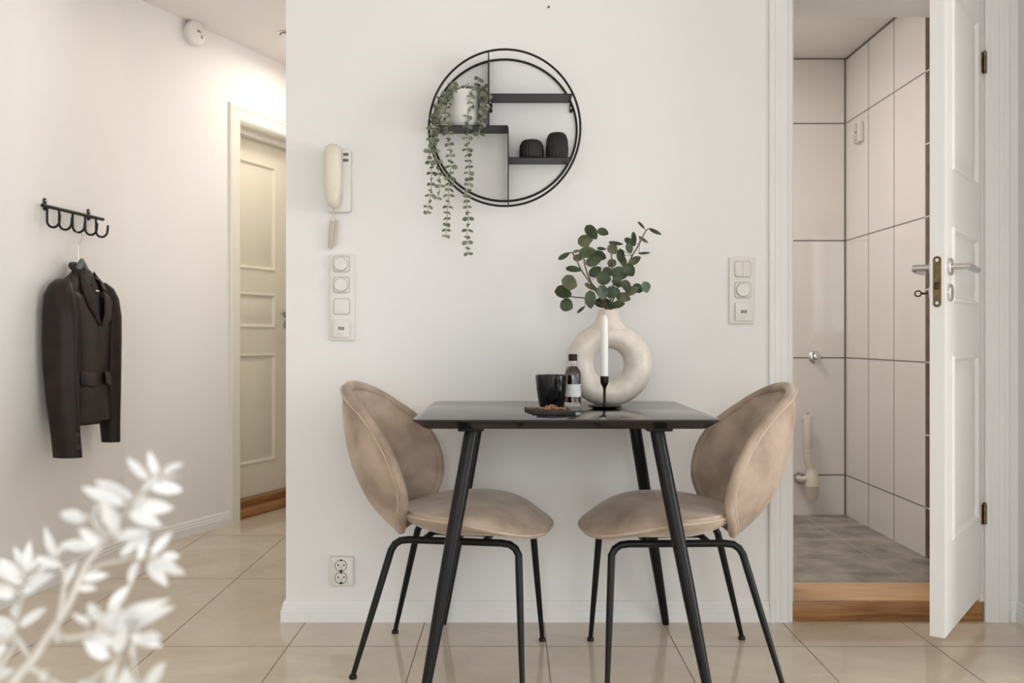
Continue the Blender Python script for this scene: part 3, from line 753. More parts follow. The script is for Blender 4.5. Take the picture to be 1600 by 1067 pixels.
# slate board with chopped nuts
q = [(.036, 2.715), (.058, 2.555), (.172, 2.520), (.160, 2.690)]
bc = Vector((sum(a for a, b in q)/4, sum(b for a, b in q)/4, TZ))
root = MB()
poly = []
for i in range(4):
    a, b = Vector(q[i]), Vector(q[(i+1) % 4])
    for t in range(10):
        p = a.lerp(b, t/10); nrm = Vector(((b-a).y, -(b-a).x)).normalized(); p = p+nrm*random.uniform(-.0014, .0014)
        poly.append((p.x-bc.x, p.y-bc.y))
root.prism(poly, 0.0005, .0095, axis='z', bev=.0012)
tag(root.build('slate_board', M['stone'], None, bc, 0, sharp=30), 'dark rough slate serving board in front of the mug', 'board')
mb = MB(); nc = P(862, 637, 2.63)
for i in range(85):
    r_ = abs(random.gauss(0, .020)); a = random.uniform(0, 2*PI)
    x, y = r_*1.25*math.cos(a), r_*math.sin(a); z = max(0, .011*(1-r_/.03))*random.random()
    t = bmesh.new(); bmesh.ops.create_icosphere(t, subdivisions=1, radius=1)
    S = Matrix.Diagonal((random.uniform(.004, .0075), random.uniform(.0018, .003), random.uniform(.0015, .0024), 1))
    Rm4 = Matrix.Rotation(random.uniform(0, PI), 4, 'Z') @ Matrix.Rotation(random.uniform(-.5, .5), 4, 'Y')
    mb._merge(t, Matrix.Translation((x, y, .0025+z)) @ Rm4 @ S)
tag(mb.build('chopped_nuts', M['nut'], None, (bc.x+.005, bc.y-.005, TZ+.0095), 0), 'small heap of reddish brown chopped nuts on the slate board', 'nuts', None, 'stuff')

# ------------------------------------------------------------------ round wall shelf
SH = .112
s0, s1 = F/WY, F/(WY-SH)
root = thing('wall_shelf', 'round black wire wall shelf with three boards above the table', 'shelf', (-.025, WY, 1.647))
so = root.location
def WX(px, y=SH): return (px-CX)/(s1 if y else s0)-so.x
def WZ(py, y=SH): return H-(py-CY)/(s1 if y else s0)-so.z
mb = MB(); mb.ring(lambda t: (WX(788.5)+118.3/s1*math.cos(2*PI*t), -SH, WZ(199.5)+122.3/s1*math.sin(2*PI*t)), .0038, 128, 10); mb.build('front_ring', M['blackmetal'], root)
mb = MB(); mb.ring(lambda t: ((788.5-CX)/s0-so.x+112.5/s0*math.cos(2*PI*t), -.004, H-(204-CY)/s0-so.z+110.5/s0*math.sin(2*PI*t)), .0038, 128, 10); mb.build('back_ring', M['blackmetal'], root)
for (xa, xb_, py) in ((766, 894.5, 147.5), (672.5, 793.5, 197), (794, 891, 247)):
    z = WZ(py); mb = MB(); mb.box(WX(xa), WX(xb_), -SH, -.001, z, z+.003, .0008, 1)
    mb.box(WX(xa), WX(xb_), -.004, -.001, z-.004 if False else z, z+.012)
    mb.build('shelf_board', M['blackmetal'], root)
def plate(xp, f0, f1, b0, b1):
    x = WX(xp); Zb = lambda py: H-(py-CY)/s0-so.z
    mb = MB(); mb.prism([(-SH, WZ(f1)), (-.003, Zb(b1)), (-.003, Zb(b0)), (-SH, WZ(f0))], x-.0018, x+.0018, axis='x'); mb.build('divider', M['blackmetal'], root)
plate(763, 80, 196.5, 96, 208); plate(794, 198, 321.5, 209, 314)
for px in (767, 892):
    x = (px-CX)/s0-so.x; zt_ = H-(162-CY)/s0-so.z
    mb = MB(); mb.prism(rrect(.010, .032, .0049, 5, x, zt_-.016), -.006, -.003, axis='y')
    b_ = mb.build('bracket', M['blackmetal'], root)
    mb = MB(); mb.lathe([(0, 0), (.0026, 0), (.0026, .001), (0, .001)], 12, (x, -.006, zt_-.016), axis='y'); mb.build('screw', M['steel'], b_)

# pleated tealight holders
def pleated(label, px, w_px, top_py, loc_y):
    Y = loc_y; sc = F/Y; zb = so.z+WZ(247)+.003
    x = (px-CX)/sc; r = w_px/2/sc; h = H-(top_py-CY)/sc-zb
    root = thing('tealight_holder', label, 'candle holder', (x, Y, zb), 0, 'pleated tealight holders')
    mb = MB(); pl = lambda a, z: 1+.055*abs(((a*22/PI) % 2)-1)-.03
    mb.lathe([(r*.90, 0), (r*.99, h*.2), (r, h*.45), (r*.95, h*.75), (r*.80, h*.93), (r*.62, h), (r*.55, h*.97), (r*.55, h*.3), (0, h*.3)], 176, mod=pl)
    mb.build('pleated_shade', M['ribbed'], root, sharp=80)
    mb = MB(); mb.lathe([(0, h*.3), (r*.48, h*.3), (r*.5, h*.55), (r*.46, h*.56), (r*.44, h*.4), (0, h*.4)], 24); mb.build('cup', M['steel'], root)
pleated('low black pleated tealight holder on the lowest shelf board', 830.5, 37.5, 219.5, 3.095)
pleated('taller black pleated tealight holder on the lowest shelf board, at its right end', 870.5, 34.5, 208.5, 3.095)

# trailing eucalyptus in a white pot
pY = 3.09; pz_ = so.z+WZ(197)+.003
root = thing('trailing_plant', 'grey green trailing eucalyptus in a round white pot on the wall shelf', 'plant', ((726.5-CX)*pY/F, pY, pz_))
pb = root.location
ph = H-(144-CY)*pY/F-pz_
mb = MB(); mb.lathe([(0, 0), (.030, 0), (.036, .004), (.043, .020), (.0468, .045), (.0468, ph-.004), (.0455, ph), (.0435, ph-.003), (.043, .05), (.03, .012), (0, .01)], 48); po = mb.build('pot', M['potwhite'], root)
mb = MB(); mb.lathe([(0, ph-.02), (.0432, ph-.02), (.042, ph-.016), (0, ph-.010)], 24); mb.build('soil', M['soil'], po)
def C1(x, y, Y): return P(640+x/2.963, 50+y/2.963, Y)
vines = [
 [(225,262),(190,268),(150,330),(115,400),(100,480),(92,560),(102,650),(96,760),(80,845)],
 [(225,262),(205,258),(160,300),(132,370),(120,450),(112,540),(132,640),(140,710),(128,780)],
 [(230,262),(195,275),(168,360),(174,450),(185,530),(192,620),(183,720),(178,800),(172,880),(168,955)],
 [(265,262),(270,280),(272,340),(268,430),(266,520),(274,600),(276,690),(264,780),(272,860),(266,950),(272,1030)],
 [(290,260),(325,275),(345,330),(338,400),(325,450),(318,495)],
 [(290,268),(312,240),(325,210)],
 [(280,262),(335,250),(360,280),(352,320),(345,365)],
 [(230,266),(185,240),(175,238)],
 [(250,268),(220,250),(210,262),(165,300),(140,350),(130,420),(105,430)],
 [(260,268),(262,245),(290,265),(285,300),(275,330)],
 [(225,266),(165,290),(135,330),(112,400),(122,470),(100,540),(88,600)],
]
for vi, v in enumerate(vines):
    pts = []
    for i, (x, y) in enumerate(v):
        f_ = min(1, i/3)
        Y = pY-.02*(i == 0)-f_*(.062+.006*math.sin(vi*2.1))+(.0 if y < 450 else -.008)
        if vi in (5, 7): Y = pY-.03*f_
        pts.append(C1(x, y, Y)-pb)
    pts[0] = Vector((pts[0].x*.5, pts[0].y*.5, ph-.012))
    pts.insert(1, Vector((pts[1].x*.75, pts[1].y*.6, max(ph+.008, min(pts[1].z, ph+.015)))))
    mb = MB(); mb.tube(pts, .0012, 6, smooth=6)
    mb.mi = 1
    # leaf pairs along the stem
    seglen = [0]
    dens = []
    for a, b in zip(pts, pts[1:]):
        n_ = max(2, int((b-a).length/.0045)); dens += [a.lerp(b, k/n_) for k in range(n_)]
    step = 4; side = random.random()*PI
    for k in range(2, len(dens), step):
        c = dens[k]; T = (dens[min(k+1, len(dens)-1)]-dens[max(k-1, 0)]).normalized()
        side += PI/2+random.uniform(-.4, .4)
        sz = random.uniform(.0078, .0112)*(.62+.38*math.sin(min(1, k/len(dens)+.25)*PI*.75)) if len(dens) > 30 else random.uniform(.007, .0105)
        u = T.cross(Vector((0, 1, .01))).normalized(); v2 = T.cross(u)
        for s_ in (0, PI):
            dr = (u*math.cos(side+s_)+v2*math.sin(side+s_)*.8+Vector((0, 0, -.35))-T*0.0).normalized()
            nr = Vector((random.uniform(-.5, .5), -1, random.uniform(-.2, .9)))
            cc = c+dr*(sz*1.15)
            if cc.y > -.001+(WY-pb.y)-.012: cc.y = (WY-pb.y)-.014
            leaf(mb, cc, dr, nr, sz, sz*random.uniform(.62, .82), cup=random.uniform(-.2, .3), seg=3, n=6)
    mb.build('vine', [M['vinestem'], M['trail']], root, sharp=80)

# ------------------------------------------------------------------ wall fittings
def wall_thing(name, label, cat, px, py, frame=MAINF, group=None):
    x, z = frame.uv(px, py); p = frame.w(x, 0, z); return thing(name, label, cat, p, frame.rz, group), x, z
S0 = F/WY
# intercom
root, _, _ = wall_thing('intercom_phone', 'cream intercom handset hanging on its wall base, curly cord below', 'intercom', 531.5, 284)
mb = MB(); mb.prism(rrect(37/S0, 98/S0, .010, 6), -.030, 0, axis='y', bev=.004); bs = mb.build('base', M['plastic'], root)
for dz in (-.0435, -.0250):
    pass
for py in (244, 253):
    mb = MB(); mb.prism(rrect(8.5/S0, 4.2/S0, .0035, 4, 11.5/S0, (284-py)/S0), -.033, -.029, axis='y', bev=.001); mb.build('button', M['greybutton'], bs)
mb = MB(); rings = []
for t in [i/26 for i in range(27)]:
    py = 231+t*98; z = (284-py)/S0
    hw = lerp([(0, 6), (.03, 10.5), (.08, 12.5), (.3, 13.5), (.55, 13.2), (.72, 12.5), (.85, 10.5), (.94, 8.5), (.98, 6), (1, 2.5)], t)/S0
    cxp = lerp([(0, 525.5), (.5, 525.5), (1, 526.5)], t)
    bow = .030+.020*abs(2*t-1)**2.5*-1+.018
    dep = lerp([(0, .012), (.06, .026), (.2, .030), (.35, .022), (.65, .020), (.8, .027), (.93, .024), (1, .008)], t)
    ring = []
    for k in range(20):
        a = 2*PI*k/20; ca, sa = math.cos(a), math.sin(a)
        ring.append(Vector(((cxp-531.5)/S0+hw*math.copysign(abs(ca)**.75, ca), -.046-bow*.35+dep*math.copysign(abs(sa)**.8, sa), z)))
    rings.append(ring)
mb.loft(rings); mb.build('handset', M['cream'], root, sharp=50)
mb = MB(); pts = []
cpt = [(525, 329, -.045), (524, 337, -.03), (527.5, 345, -.03)]
pts = [Vector(((x-531.5)/S0, y, (284-z)/S0)) for x, z, y in cpt]
mb.tube(pts, .0022, 8, smooth=5)
def coil(a, b, turns, r):
    a, b = Vector(a), Vector(b); d = (b-a).normalized(); u = d.cross(Vector((0, 1, 0))).normalized(); v = d.cross(u); n = turns*12
    return [a.lerp(b, k/n)+(u*math.cos(2*PI*k/12)+v*math.sin(2*PI*k/12))*r for k in range(n+1)]
def ip(x, y, d=-.016): return ((x-531.5)/S0, d, (284-y)/S0)
mb.tube(coil(ip(527.5, 345), ip(524, 382), 19, .0058), .0014, 6)
mb.tube(coil(ip(524, 382), ip(516, 389), 4, .0055), .0014, 6)
mb.tube(coil(ip(516, 389), ip(519, 345), 18, .0052), .0014, 6)
mb.tube([ip(519, 345), ip(521, 337, -.014), ip(525, 332, -.012)], .0016, 8, smooth=4)
mb.build('cord', M['cream'], root, sharp=80)

def switch_panel(label, px0, px1, py0, py1, mods, group='wall switch panels'):
    cx, cy = (px0+px1)/2, (py0+py1)/2
    root, _, _ = wall_thing('switch_panel', label, 'switch', cx, cy, group=group)
    w_, h_ = (px1-px0)/S0, (py1-py0)/S0
    mb = MB(); mb.prism(rrect(w_, h_, .004, 5), -.011, 0, axis='y', bev=.0025); fr_ = mb.build('frame', M['plastic'], root)
    for kind, mx, my, s_ in mods:
        x, z, a = (mx-cx)/S0, (cy-my)/S0, s_/S0
        mb = MB(); mb.prism(rrect(a+.0035, a+.0035, .010, 5, x, z), -.0116, -.010, axis='y'); mb.build('module_gap', M['plasticgap'], root)
        if kind == 'dimmer':
            mb = MB(); mb.prism(rrect(a, a, .009, 5, x, z), -.0145, -.010, axis='y', bev=.001); mo = mb.build('cover', M['plastic'], root)
            mb = MB(); mb.lathe([(0, .0146), (a*.46, .0146), (a*.46, .0150), (0, .0150)], 32, (x, 0, z), axis='y'); mb.build('knob_gap', M['plasticgap'], mo)
            mb = MB(); mb.lathe([(0, .0146), (a*.435, .0146), (a*.425, .025), (a*.40, .027), (0, .0272)], 32, (x, 0, z), axis='y'); mb.build('knob', M['plastic'], mo)
        elif kind == 'rocker':
            mb = MB(); mb.prism(rrect(a, a, .009, 5, x, z), -.016, -.010, axis='y', bev=.0012); mo = mb.build('rocker', M['plastic'], root)
        elif kind == 'double':
            mb = MB(); mb.prism(rrect(a, a, .009, 5, x, z), -.015, -.010, axis='y', bev=.0012); mo = mb.build('rocker', M['plastic'], root)
            mb = MB(); mb.box(x-a*.44, x-.001, -.0175, -.0145, z-a*.44, z+a*.10, .001); mb.build('rocker_half', M['plastic'], mo)
            mb = MB(); mb.box(x-.0007, x+.0007, -.0153, -.0145, z-a*.48, z+a*.48); mb.build('split_line', M['plasticgap'], mo)
            mb = MB(); mb.lathe([(0, .015), (.0016, .015), (.0016, .0156), (0, .0156)], 10, (x+a*.2, 0, z-a*.32), axis='y'); mb.build('indicator', M['plasticgap'], mo)
        else:
            mb = MB(); mb.prism(rrect(a*1.04, a*1.12, .002, 3, x, z), -.020, -.010, axis='y', bev=.0012); mo = mb.build('thermostat', M['plastic'], root)
            mb = MB(); mb.box(x-.0095, x+.0095, -.0206, -.0199, z-.0052, z+.0048); di = mb.build('display', M['greybutton'], mo)
            mb = MB()
            for k in range(2): mb.box(x-.0055+.0065*k, x-.0015+.0065*k, -.0209, -.0205, z-.003, z-.0018); mb.box(x-.0055+.0065*k, x-.0015+.0065*k, -.0209, -.0205, z+.0014, z+.0026); mb.box(x-.0025+.0065*k, x-.0013+.0065*k, -.0209, -.0205, z-.003, z+.0026)
            mb.build('digits', M['label'], di)
            mb = MB()
            for k in range(5): mb.box(x-.014+.004*k, x-.012+.004*k, -.0203, -.0199, z-.021, z-.0195)
            mb.build('print', M['plasticgap'], mo)
    return root
switch_panel('tall white four part switch panel with two round dimmers under the intercom', 516, 555, 398, 532, [('dimmer', 534.5, 413, 24), ('dimmer', 534.5, 445.5, 24), ('rocker', 535, 479, 24), ('thermo', 535, 513, 25)])
switch_panel('shorter white three part switch panel left of the bathroom doorway', 1138.5, 1177, 402, 506, [('double', 1159, 421, 24), ('dimmer', 1159, 453.5, 24), ('thermo', 1160, 487, 25)])

def socket(name, label, root, w_, h_, horizontal=False):
    mb = MB(); mb.prism(rrect(w_, h_, .006, 5), -.024, 0, axis='y', bev=.006); pl_ = mb.build('cover', M['plastic'], root)
    mb = MB(); mb.prism(rrect(w_*.98, h_*.97, .005, 5), -.004, 0, axis='y')
    for z in (.0205, -.0205):
        mb = MB()
        mb.lathe([(.0185, .0238), (.0185, .0248), (.0205, .0248), (.0205, .0238)], 36, (-.0005, 0, z), axis='y'); rg = mb.build('socket_ring', M['greybutton'], pl_)
        mb = MB(); mb.lathe([(0, .0239), (.0185, .0239), (.0185, .0244), (0, .0244)], 36, (-.0005, 0, z), axis='y'); mb.build('socket_face', M['plastic'], pl_)
        mb = MB()
        for hx in (-.0095, .0095): mb.lathe([(0, .0243), (.0028, .0243), (.0028, .0250), (0, .0250)], 14, (hx, 0, z+.002), axis='y')
        mb.lathe([(0, .0243), (.0018, .0243), (.0018, .0249), (0, .0249)], 10, (0, 0, z-.006), axis='y')
        mb.box(-.0045, .0045, -.0256, -.0243, z-.0195, z-.0135, .001); mb.box(-.003, .003, -.0256, -.0243, z+.0145, z+.0195, .001)
        mb.build('contact', M['blackmetal'], pl_)
root, _, _ = wall_thing('wall_socket', 'white double power socket low on the wall beside the left chair', 'socket', 535, 890.5)
socket('s', '', root, 37/S0, 45/S0)
root, _, _ = wall_thing('wall_socket', 'white double socket high on the bathroom tiles', 'socket', 1345, 207, BATHR)
socket('s', '', root, .083, .10)

# nails in the main wall
x, z = MAINF.uv(857, 12); mb = MB(); mb.tube([(0, .004, 0), (0, -.010, 0)], .0018, 8); mb.lathe([(0, .008), (.0035, .008), (.0035, .010), (0, .010)], 12, axis='y')
tag(mb.build('wall_nail', M['brassdark'], None, (x, WY, z)), 'tiny nail in the white wall high above the round shelf', 'nail')

# smoke detector on the hall wall
root, _, _ = wall_thing('smoke_detector', 'round white smoke detector high on the hall wall', 'smoke detector', 298, 53, FAR)
mb = MB(); mb.lathe([(0, 0), (.052, 0), (.054, .008), (.054, .016), (0, .016)], 40, axis='y'); mb.build('mount', M['plastic'], root)
mb = MB(); mb.lathe([(0, .018), (.060, .018), (.063, .024), (.063, .034), (.058, .042), (.050, .046), (0, .047)], 44, axis='y'); mc = mb.build('housing', M['plastic'], root)
mb = MB(); mb.box(-.006, .006, -.0485, -.0465, .002, .014); mb.box(.012, .018, -.0485, -.0465, .004, .010); mb.box(.022, .027, -.0485, -.046, -.022, -.006); mb.build('marking', M['greybutton'], mc)

# ceiling spot in the hall
root = thing('ceiling_spot', 'small chrome recessed spot in the hall ceiling by the wall corner', 'lamp', (-1.135, 4.70, CEIL))
mb = MB(); mb.lathe([(.028, .0), (.047, .0), (.047, -.004), (.042, -.007), (.034, -.006), (.030, -.002)], 40, cap=False); mb.build('trim_ring', M['steel'], root)
mb = MB(); mb.lathe([(0, -.002), (.026, -.002), (.026, -.010), (.018, -.016), (0, -.017)], 28); mb.build('lamp_body', M['steel'], root)

# coat rack, hanger and jacket on the near left wall
rl, rz_ = NEAR.uv(66, 322, -.03); rr, _ = NEAR.uv(161, 345, -.03)
rc = (rl+rr)/2; rw = rr-rl; RZ = 1.452
root = thing('coat_rack', 'black metal coat rack with five hooks on the left wall', 'coat rack', NEAR.w(rc, 0, RZ), NEAR.rz)
mb = MB(); mb.tube([(-rw/2, -.030, 0), (rw/2, -.030, 0)], .0068, 14); mb.build('rail', M['blackmetal'], root)
for fx in (-.36, .35):
    mb = MB(); mb.prism(rrect(.018, .048, .0085, 5, fx*rw, .012), -.005, 0, axis='y', bev=.001); mb.tube([(fx*rw, -.002, .0), (fx*rw, -.030, 0)], .0055, 10)
    mo = mb.build('mount', M['blackmetal'], root)
    mb = MB(); mb.lathe([(0, .005), (.004, .005), (.003, .0075), (0, .0078)], 12, (fx*rw, 0, .026), axis='y'); mb.build('screw', M['steel'], mo)
hookx = []
for k in range(5):
    px = (73.5, 92.5, 113.5, 133, 150)[k]
    x, _ = NEAR.uv(px, 340, -.030); x -= rc; hookx.append(x)
    mb = MB(); hp_ = [(x, -.030, -.003), (x, -.030, -.055)]
    # hook bends out from the wall
    for i in range(1, 9):
        a = PI*i/8; hp_.append((x, -.030-.025+.025*math.cos(a)-.000, -.055-.025*math.sin(a)))
    hp_.append((x, -.082, -.032))
    mb.tube(hp_, .0046, 10); mb.build('hook', M['blackmetal'], root, sharp=60)
hkx = hookx[2]; hky = -.055; hkz = -.080              # bottom of the third hook, local
root_r = root
def XF(mb):
    """jacket and hanger bar: narrow along the wall, clear of it, hanging below the wire hook"""
    for v in mb.bm.verts: v.co = Vector((v.co.x*.79, v.co.y*.84-.013, v.co.z*1.03-.060))
    return mb
HP = NEAR.w(rc+hkx, hky, RZ+hkz)
root = thing('clothes_hanger', 'grey plastic clothes hanger with wire hook hanging on the rack', 'hanger', HP, NEAR.rz)
mb = MB(); hk = []
for i in range(11):
    a = math.radians(150-i*24); hk.append((.022*math.cos(a)+.002, 0, -.0158+.022*math.sin(a)))
hk += [(.0, 0, -.060), (0, 0, -.120)]
mb.tube(hk, .0016, 8, smooth=3); mb.build('wire_hook', M['steel'], root)
mb = MB(); rings = []
for x, z, r_ in ((-.190, -.185, .006), (-.17, -.172, .009), (-.12, -.140, .012), (-.055, -.104, .018), (-.020, -.074, .022), (0, -.058, .019), (.020, -.074, .022), (.055, -.104, .018), (.12, -.140, .012), (.17, -.172, .009), (.190, -.185, .006)):
    rings.append([Vector((x, (.018 if abs(x) > .1 else .016)*math.cos(2*PI*k/14), z+r_*math.sin(2*PI*k/14)*.9)) for k in range(14)])
XF(mb.loft(rings)); mb.build('shoulder_bar', M['hanger'], root, sharp=70)

root = thing('jacket', 'dark brown tailored jacket hanging on the hanger below the coat rack', 'jacket', HP, NEAR.rz)
jo = (rc+hkx, RZ+hkz)
def JU(px, py, n):
    x, z = NEAR.uv(px, py, n); return x-jo[0], z-jo[1]
WYL = -hky                                            # wall in this local frame: y = +.055
SEG = 40
def sect(cx, cy, z, ax, ay, fold=0, ph=0, p=2.3, nf=9):
    ring = []
    for k in range(SEG):
        a = 2*PI*k/SEG; ca, sa = math.cos(a), math.sin(a); e = 2/p
        f_ = 1+fold*math.sin(nf*a+ph)
        ring.append(Vector((cx+ax*f_*math.copysign(abs(ca)**e, ca), cy+ay*f_*math.copysign(abs(sa)**e, sa), z)))
    return ring
jc = 0.0
body = []
for z, ax, ay, cy, f_ in ((-.085, .050, .030, .0, 0), (-.105, .085, .038, .0, 0), (-.125, .135, .044, -.002, 0), (-.150, .182, .050, -.004, 0), (-.175, .200, .055, -.006, .0), (-.23, .200, .062, -.010, .01), (-.30, .192, .066, -.014, .015), (-.38, .182, .064, -.012, .02), (-.46, .178, .062, -.010, .025), (-.53, .186, .062, -.010, .03), (-.60, .197, .064, -.012, .035), (-.665, .205, .066, -.014, .04)):
    body.append(sect(jc, cy, z, ax, ay, f_*1.8, z*2.2, nf=8))
mb = MB(); mb.loft(body, True, True); XF(mb).build('body', M['jacket'], root, sharp=70)
# sleeves
def sleeve(side, secs):
    mb = MB(); rs = []
    for i, (cx, cy, z, ax, ay, f_) in enumerate(secs): rs.append(sect(cx, cy, z, ax, ay, f_*1.9, i*.55, 2.1, 5))
    mb.loft(rs, True, False)
    r_in = [[Vector((q.x*.0+secs[-1][0]+(q.x-secs[-1][0])*.9, secs[-1][1]+(q.y-secs[-1][1])*.9, q.z+dz)) for q in rs[-1]] for dz in (0, .05)]
    mb.loft([rs[-1]]+r_in, False, True)
    return XF(mb).build('sleeve', M['jacket'], root, sharp=70)
sn = sleeve(-1, [(-.165, -.002, -.128, .020, .030, 0), (-.190, -.006, -.150, .040, .052, 0), (-.212, -.012, -.19, .048, .070, 0), (-.220, -.016, -.26, .048, .078, .02), (-.222, -.018, -.36, .046, .078, .03), (-.222, -.020, -.46, .045, .074, .03), (-.216, -.030, -.58, .044, .070, .03), (-.206, -.040, -.70, .042, .066, .02), (-.196, -.044, -.785, .042, .066, .01)])
sf = sleeve(1, [(.165, -.002, -.128, .020, .030, 0), (.190, -.006, -.150, .038, .050, 0), (.210, -.010, -.19, .045, .062, 0), (.220, -.012, -.26, .044, .066, .02), (.224, -.012, -.36, .042, .064, .03), (.226, -.012, -.46, .042, .062, .03), (.232, -.014, -.58, .040, .056, .03), (.238, -.016, -.69, .036, .050, .02), (.242, -.018, -.765, .034, .046, .01)])
# cuff buttons on the near sleeve, on its side towards the room
for z in (-.700, -.745):
    cxs = lerp([(.70, -.206), (.785, -.196)], -z); cys = lerp([(.70, -.040), (.785, -.044)], -z)
    a = math.radians(248); p_ = Vector((cxs+.042*math.cos(a), cys+.066*math.sin(a), z)); nrm = Vector((math.cos(a)/.042, math.sin(a)/.066, 0)).normalized()
    t = bmesh.new(); bmesh.ops.create_cone(t, cap_ends=True, segments=20, radius1=.0105, radius2=.0085, depth=.006)
    mb = MB(); mb._merge(t, Matrix.Translation(p_+nrm*.002) @ nrm.to_track_quat('Z', 'Y').to_matrix().to_4x4()); XF(mb).build('button', M['button'], sn)
# front surface helper
def bsurf(x, z, off=.004):
    for i in range(len(BODY)-1):
        if BODY[i][0] >= z >= BODY[i+1][0]:
            t = (BODY[i][0]-z)/(BODY[i][0]-BODY[i+1][0]); ax = BODY[i][1]*(1-t)+BODY[i+1][1]*t; ay = BODY[i][2]*(1-t)+BODY[i+1][2]*t; cy = BODY[i][3]*(1-t)+BODY[i+1][3]*t; break
    else:
        q = BODY[0] if z > BODY[0][0] else BODY[-1]; ax, ay, cy = q[1:4]
    u = min(.97, abs(x-jc)/ax); return cy-ay*(1-u**2.3)**(1/2.3)-off
BODY = [(-.085, .050, .030, .0), (-.105, .085, .038, .0), (-.125, .135, .044, -.002), (-.150, .182, .050, -.004), (-.175, .200, .055, -.006), (-.23, .200, .062, -.010), (-.30, .192, .066, -.014), (-.38, .182, .064, -.012), (-.46, .178, .062, -.010), (-.53, .186, .062, -.010), (-.60, .197, .064, -.012), (-.68, .205, .066, -.014)]
def patch(name, quads_rows, m, off, thick=.004, parent=None, sharp=40):
    """rows of (x,z) points draped over the jacket front"""
    rows = []
    for r_ in quads_rows:
        row = []
        for a, b in zip(r_, r_[1:]):
            for k in range(5):
                t = k/5; x, z = a[0]+(b[0]-a[0])*t, a[1]+(b[1]-a[1])*t
                o_ = (a[2]*(1-t)+b[2]*t) if len(a) > 2 else off
                row.append(Vector((x, bsurf(x, z, o_), z)))
        x, z = r_[-1][:2]; row.append(Vector((x, bsurf(x, z, r_[-1][2] if len(r_[-1]) > 2 else off), z))); rows.append(row)
    dense = []
    for a, b in zip(rows, rows[1:]):
        for k in range(4): dense.append([p.lerp(q_, k/4) for p, q_ in zip(a, b)])
    dense.append(rows[-1])
    mb = MB(); mb.loft(dense, closed=False); return XF(mb).build(name, m, parent or root, solid=thick, sharp=sharp)
# neck opening (lining), near front panel overlapping, lapels, collar, flaps
patch('lining', [[(-.055, -.098), (.050, -.098)], [(-.050, -.15), (.050, -.15)], [(-.030, -.22), (.035, -.22)], [(.0, -.285), (.012, -.285)]], M['lining'], .004)
patch('front_panel', [[(-.17, -.17), (-.03, -.20)], [(-.165, -.28), (.005, -.29)], [(-.15, -.38), (.022, -.38)], [(-.15, -.50), (.026, -.50)], [(-.16, -.60), (.020, -.60)], [(-.165, -.672), (.005, -.675)]], M['jacket'], .007)
patch('lapel', [[(-.075, -.105, .006), (-.056, -.102, .016)], [(-.105, -.150, .010), (-.058, -.150, .022)], [(-.108, -.175, .012), (-.050, -.185, .024)], [(-.080, -.23, .012), (-.028, -.24, .022)], [(-.010, -.295, .010), (.004, -.300, .012)]], M['jacket'], .012)
patch('lapel', [[(.048, -.165, .022), (.170, -.190, .012)], [(.042, -.195, .026), (.168, -.214, .016)], [(.026, -.255, .024), (.100, -.275, .018)], [(.010, -.300, .014), (.020, -.305, .014)]], M['jacket'], .012)
patch('collar', [[(.042, -.090, .012), (.075, -.098, .006)], [(.050, -.125, .018), (.115, -.130, .010)], [(.052, -.158, .020), (.125, -.172, .012)]], M['jacket'], .012)
patch('collar', [[(-.058, -.088, .006), (-.034, -.086, .014)], [(-.085, -.112, .010), (-.036, -.115, .018)], [(-.082, -.140, .012), (-.034, -.150, .018)]], M['jacket'], .014)
mb = MB(); mb.tube([(-.050, -.022, -.102), (-.054, .012, -.082), (-.035, .034, -.070), (0, .038, -.066), (.035, .034, -.070), (.054, .012, -.082), (.050, -.022, -.102)], [.008, .011, .012, .012, .012, .011, .008], 12, smooth=5); XF(mb).build('collar_stand', M['jacket'], root, sharp=70)
for xa, xb_ in ((-.135, -.015), (.06, .165)):
    patch('pocket_flap', [[(xa, -.475, .012), (xb_, -.482, .012)], [(xa, -.50, .016), (xb_, -.507, .016)], [(xa+.003, -.525, .017), (xb_-.003, -.535, .017)]], M['jacket'], .014)
mb = MB(); mb.box(-.006, .022, -.075, -.0735, -.168, -.163); XF(mb).build('size_tag', M['label'], root)

# ------------------------------------------------------------------ bathroom fittings
root, _, _ = wall_thing('water_outlet', 'round chrome water outlet on the bathroom back wall', 'valve', 1272.5, 558, BATHB)
mb = MB(); mb.lathe([(0, 0), (.030, 0), (.031, .004), (.026, .010), (.014, .013), (0, .013)], 36, axis='y'); mb.build('rosette', M['chrome'], root)
mb = MB(); mb.lathe([(0, .012), (.012, .012), (.012, .03), (.015, .031), (.015, .045), (.010, .050), (0, .051)], 24, axis='y', mod=None); mb.build('cap', M['chrome'], root)
dp = P(1264, 720, 4.72)
root = thing('drain_trap', 'white plastic drain trap pipe hanging on the bathroom back wall', 'drain pipe', (dp.x, 4.787, dp.z))
sb = F/4.72
def dd(px, py): return ((px-1264)/sb, -.067, (720-py)/sb)
mb = MB(); mb.lathe([(.0205, 0), (.0215, .002), (.0215, .17), (.0195, .174), (.0, .174)], 28, dd(1262, 703)[0:2]+(dd(1262, 703)[2],)); mb.build('riser', M['pvc'], root)
mb = MB(); mb.tube([dd(1262, 703), dd(1262, 716)], .0195, 24); mb.tube([dd(1262, 714), dd(1262.5, 722), dd(1267, 734), dd(1268, 744)], .0185, 20, smooth=4); mb.lathe([(.0215, 0), (.0225, .004), (.0225, .012), (.0205, .014)], 28, dd(1262, 707)); mb.build('elbow', M['pvc'], root)
mb = MB(); mb.lathe([(.0, 0), (.034, .0), (.0345, .06), (.030, .066), (.028, .080), (.024, .093), (.0235, .096), (0, .096)], 32, dd(1268.5, 764)[0:2]+(dd(1268.5, 769)[2]+.02,)); mb.build('trap_body', M['pvc'], root)
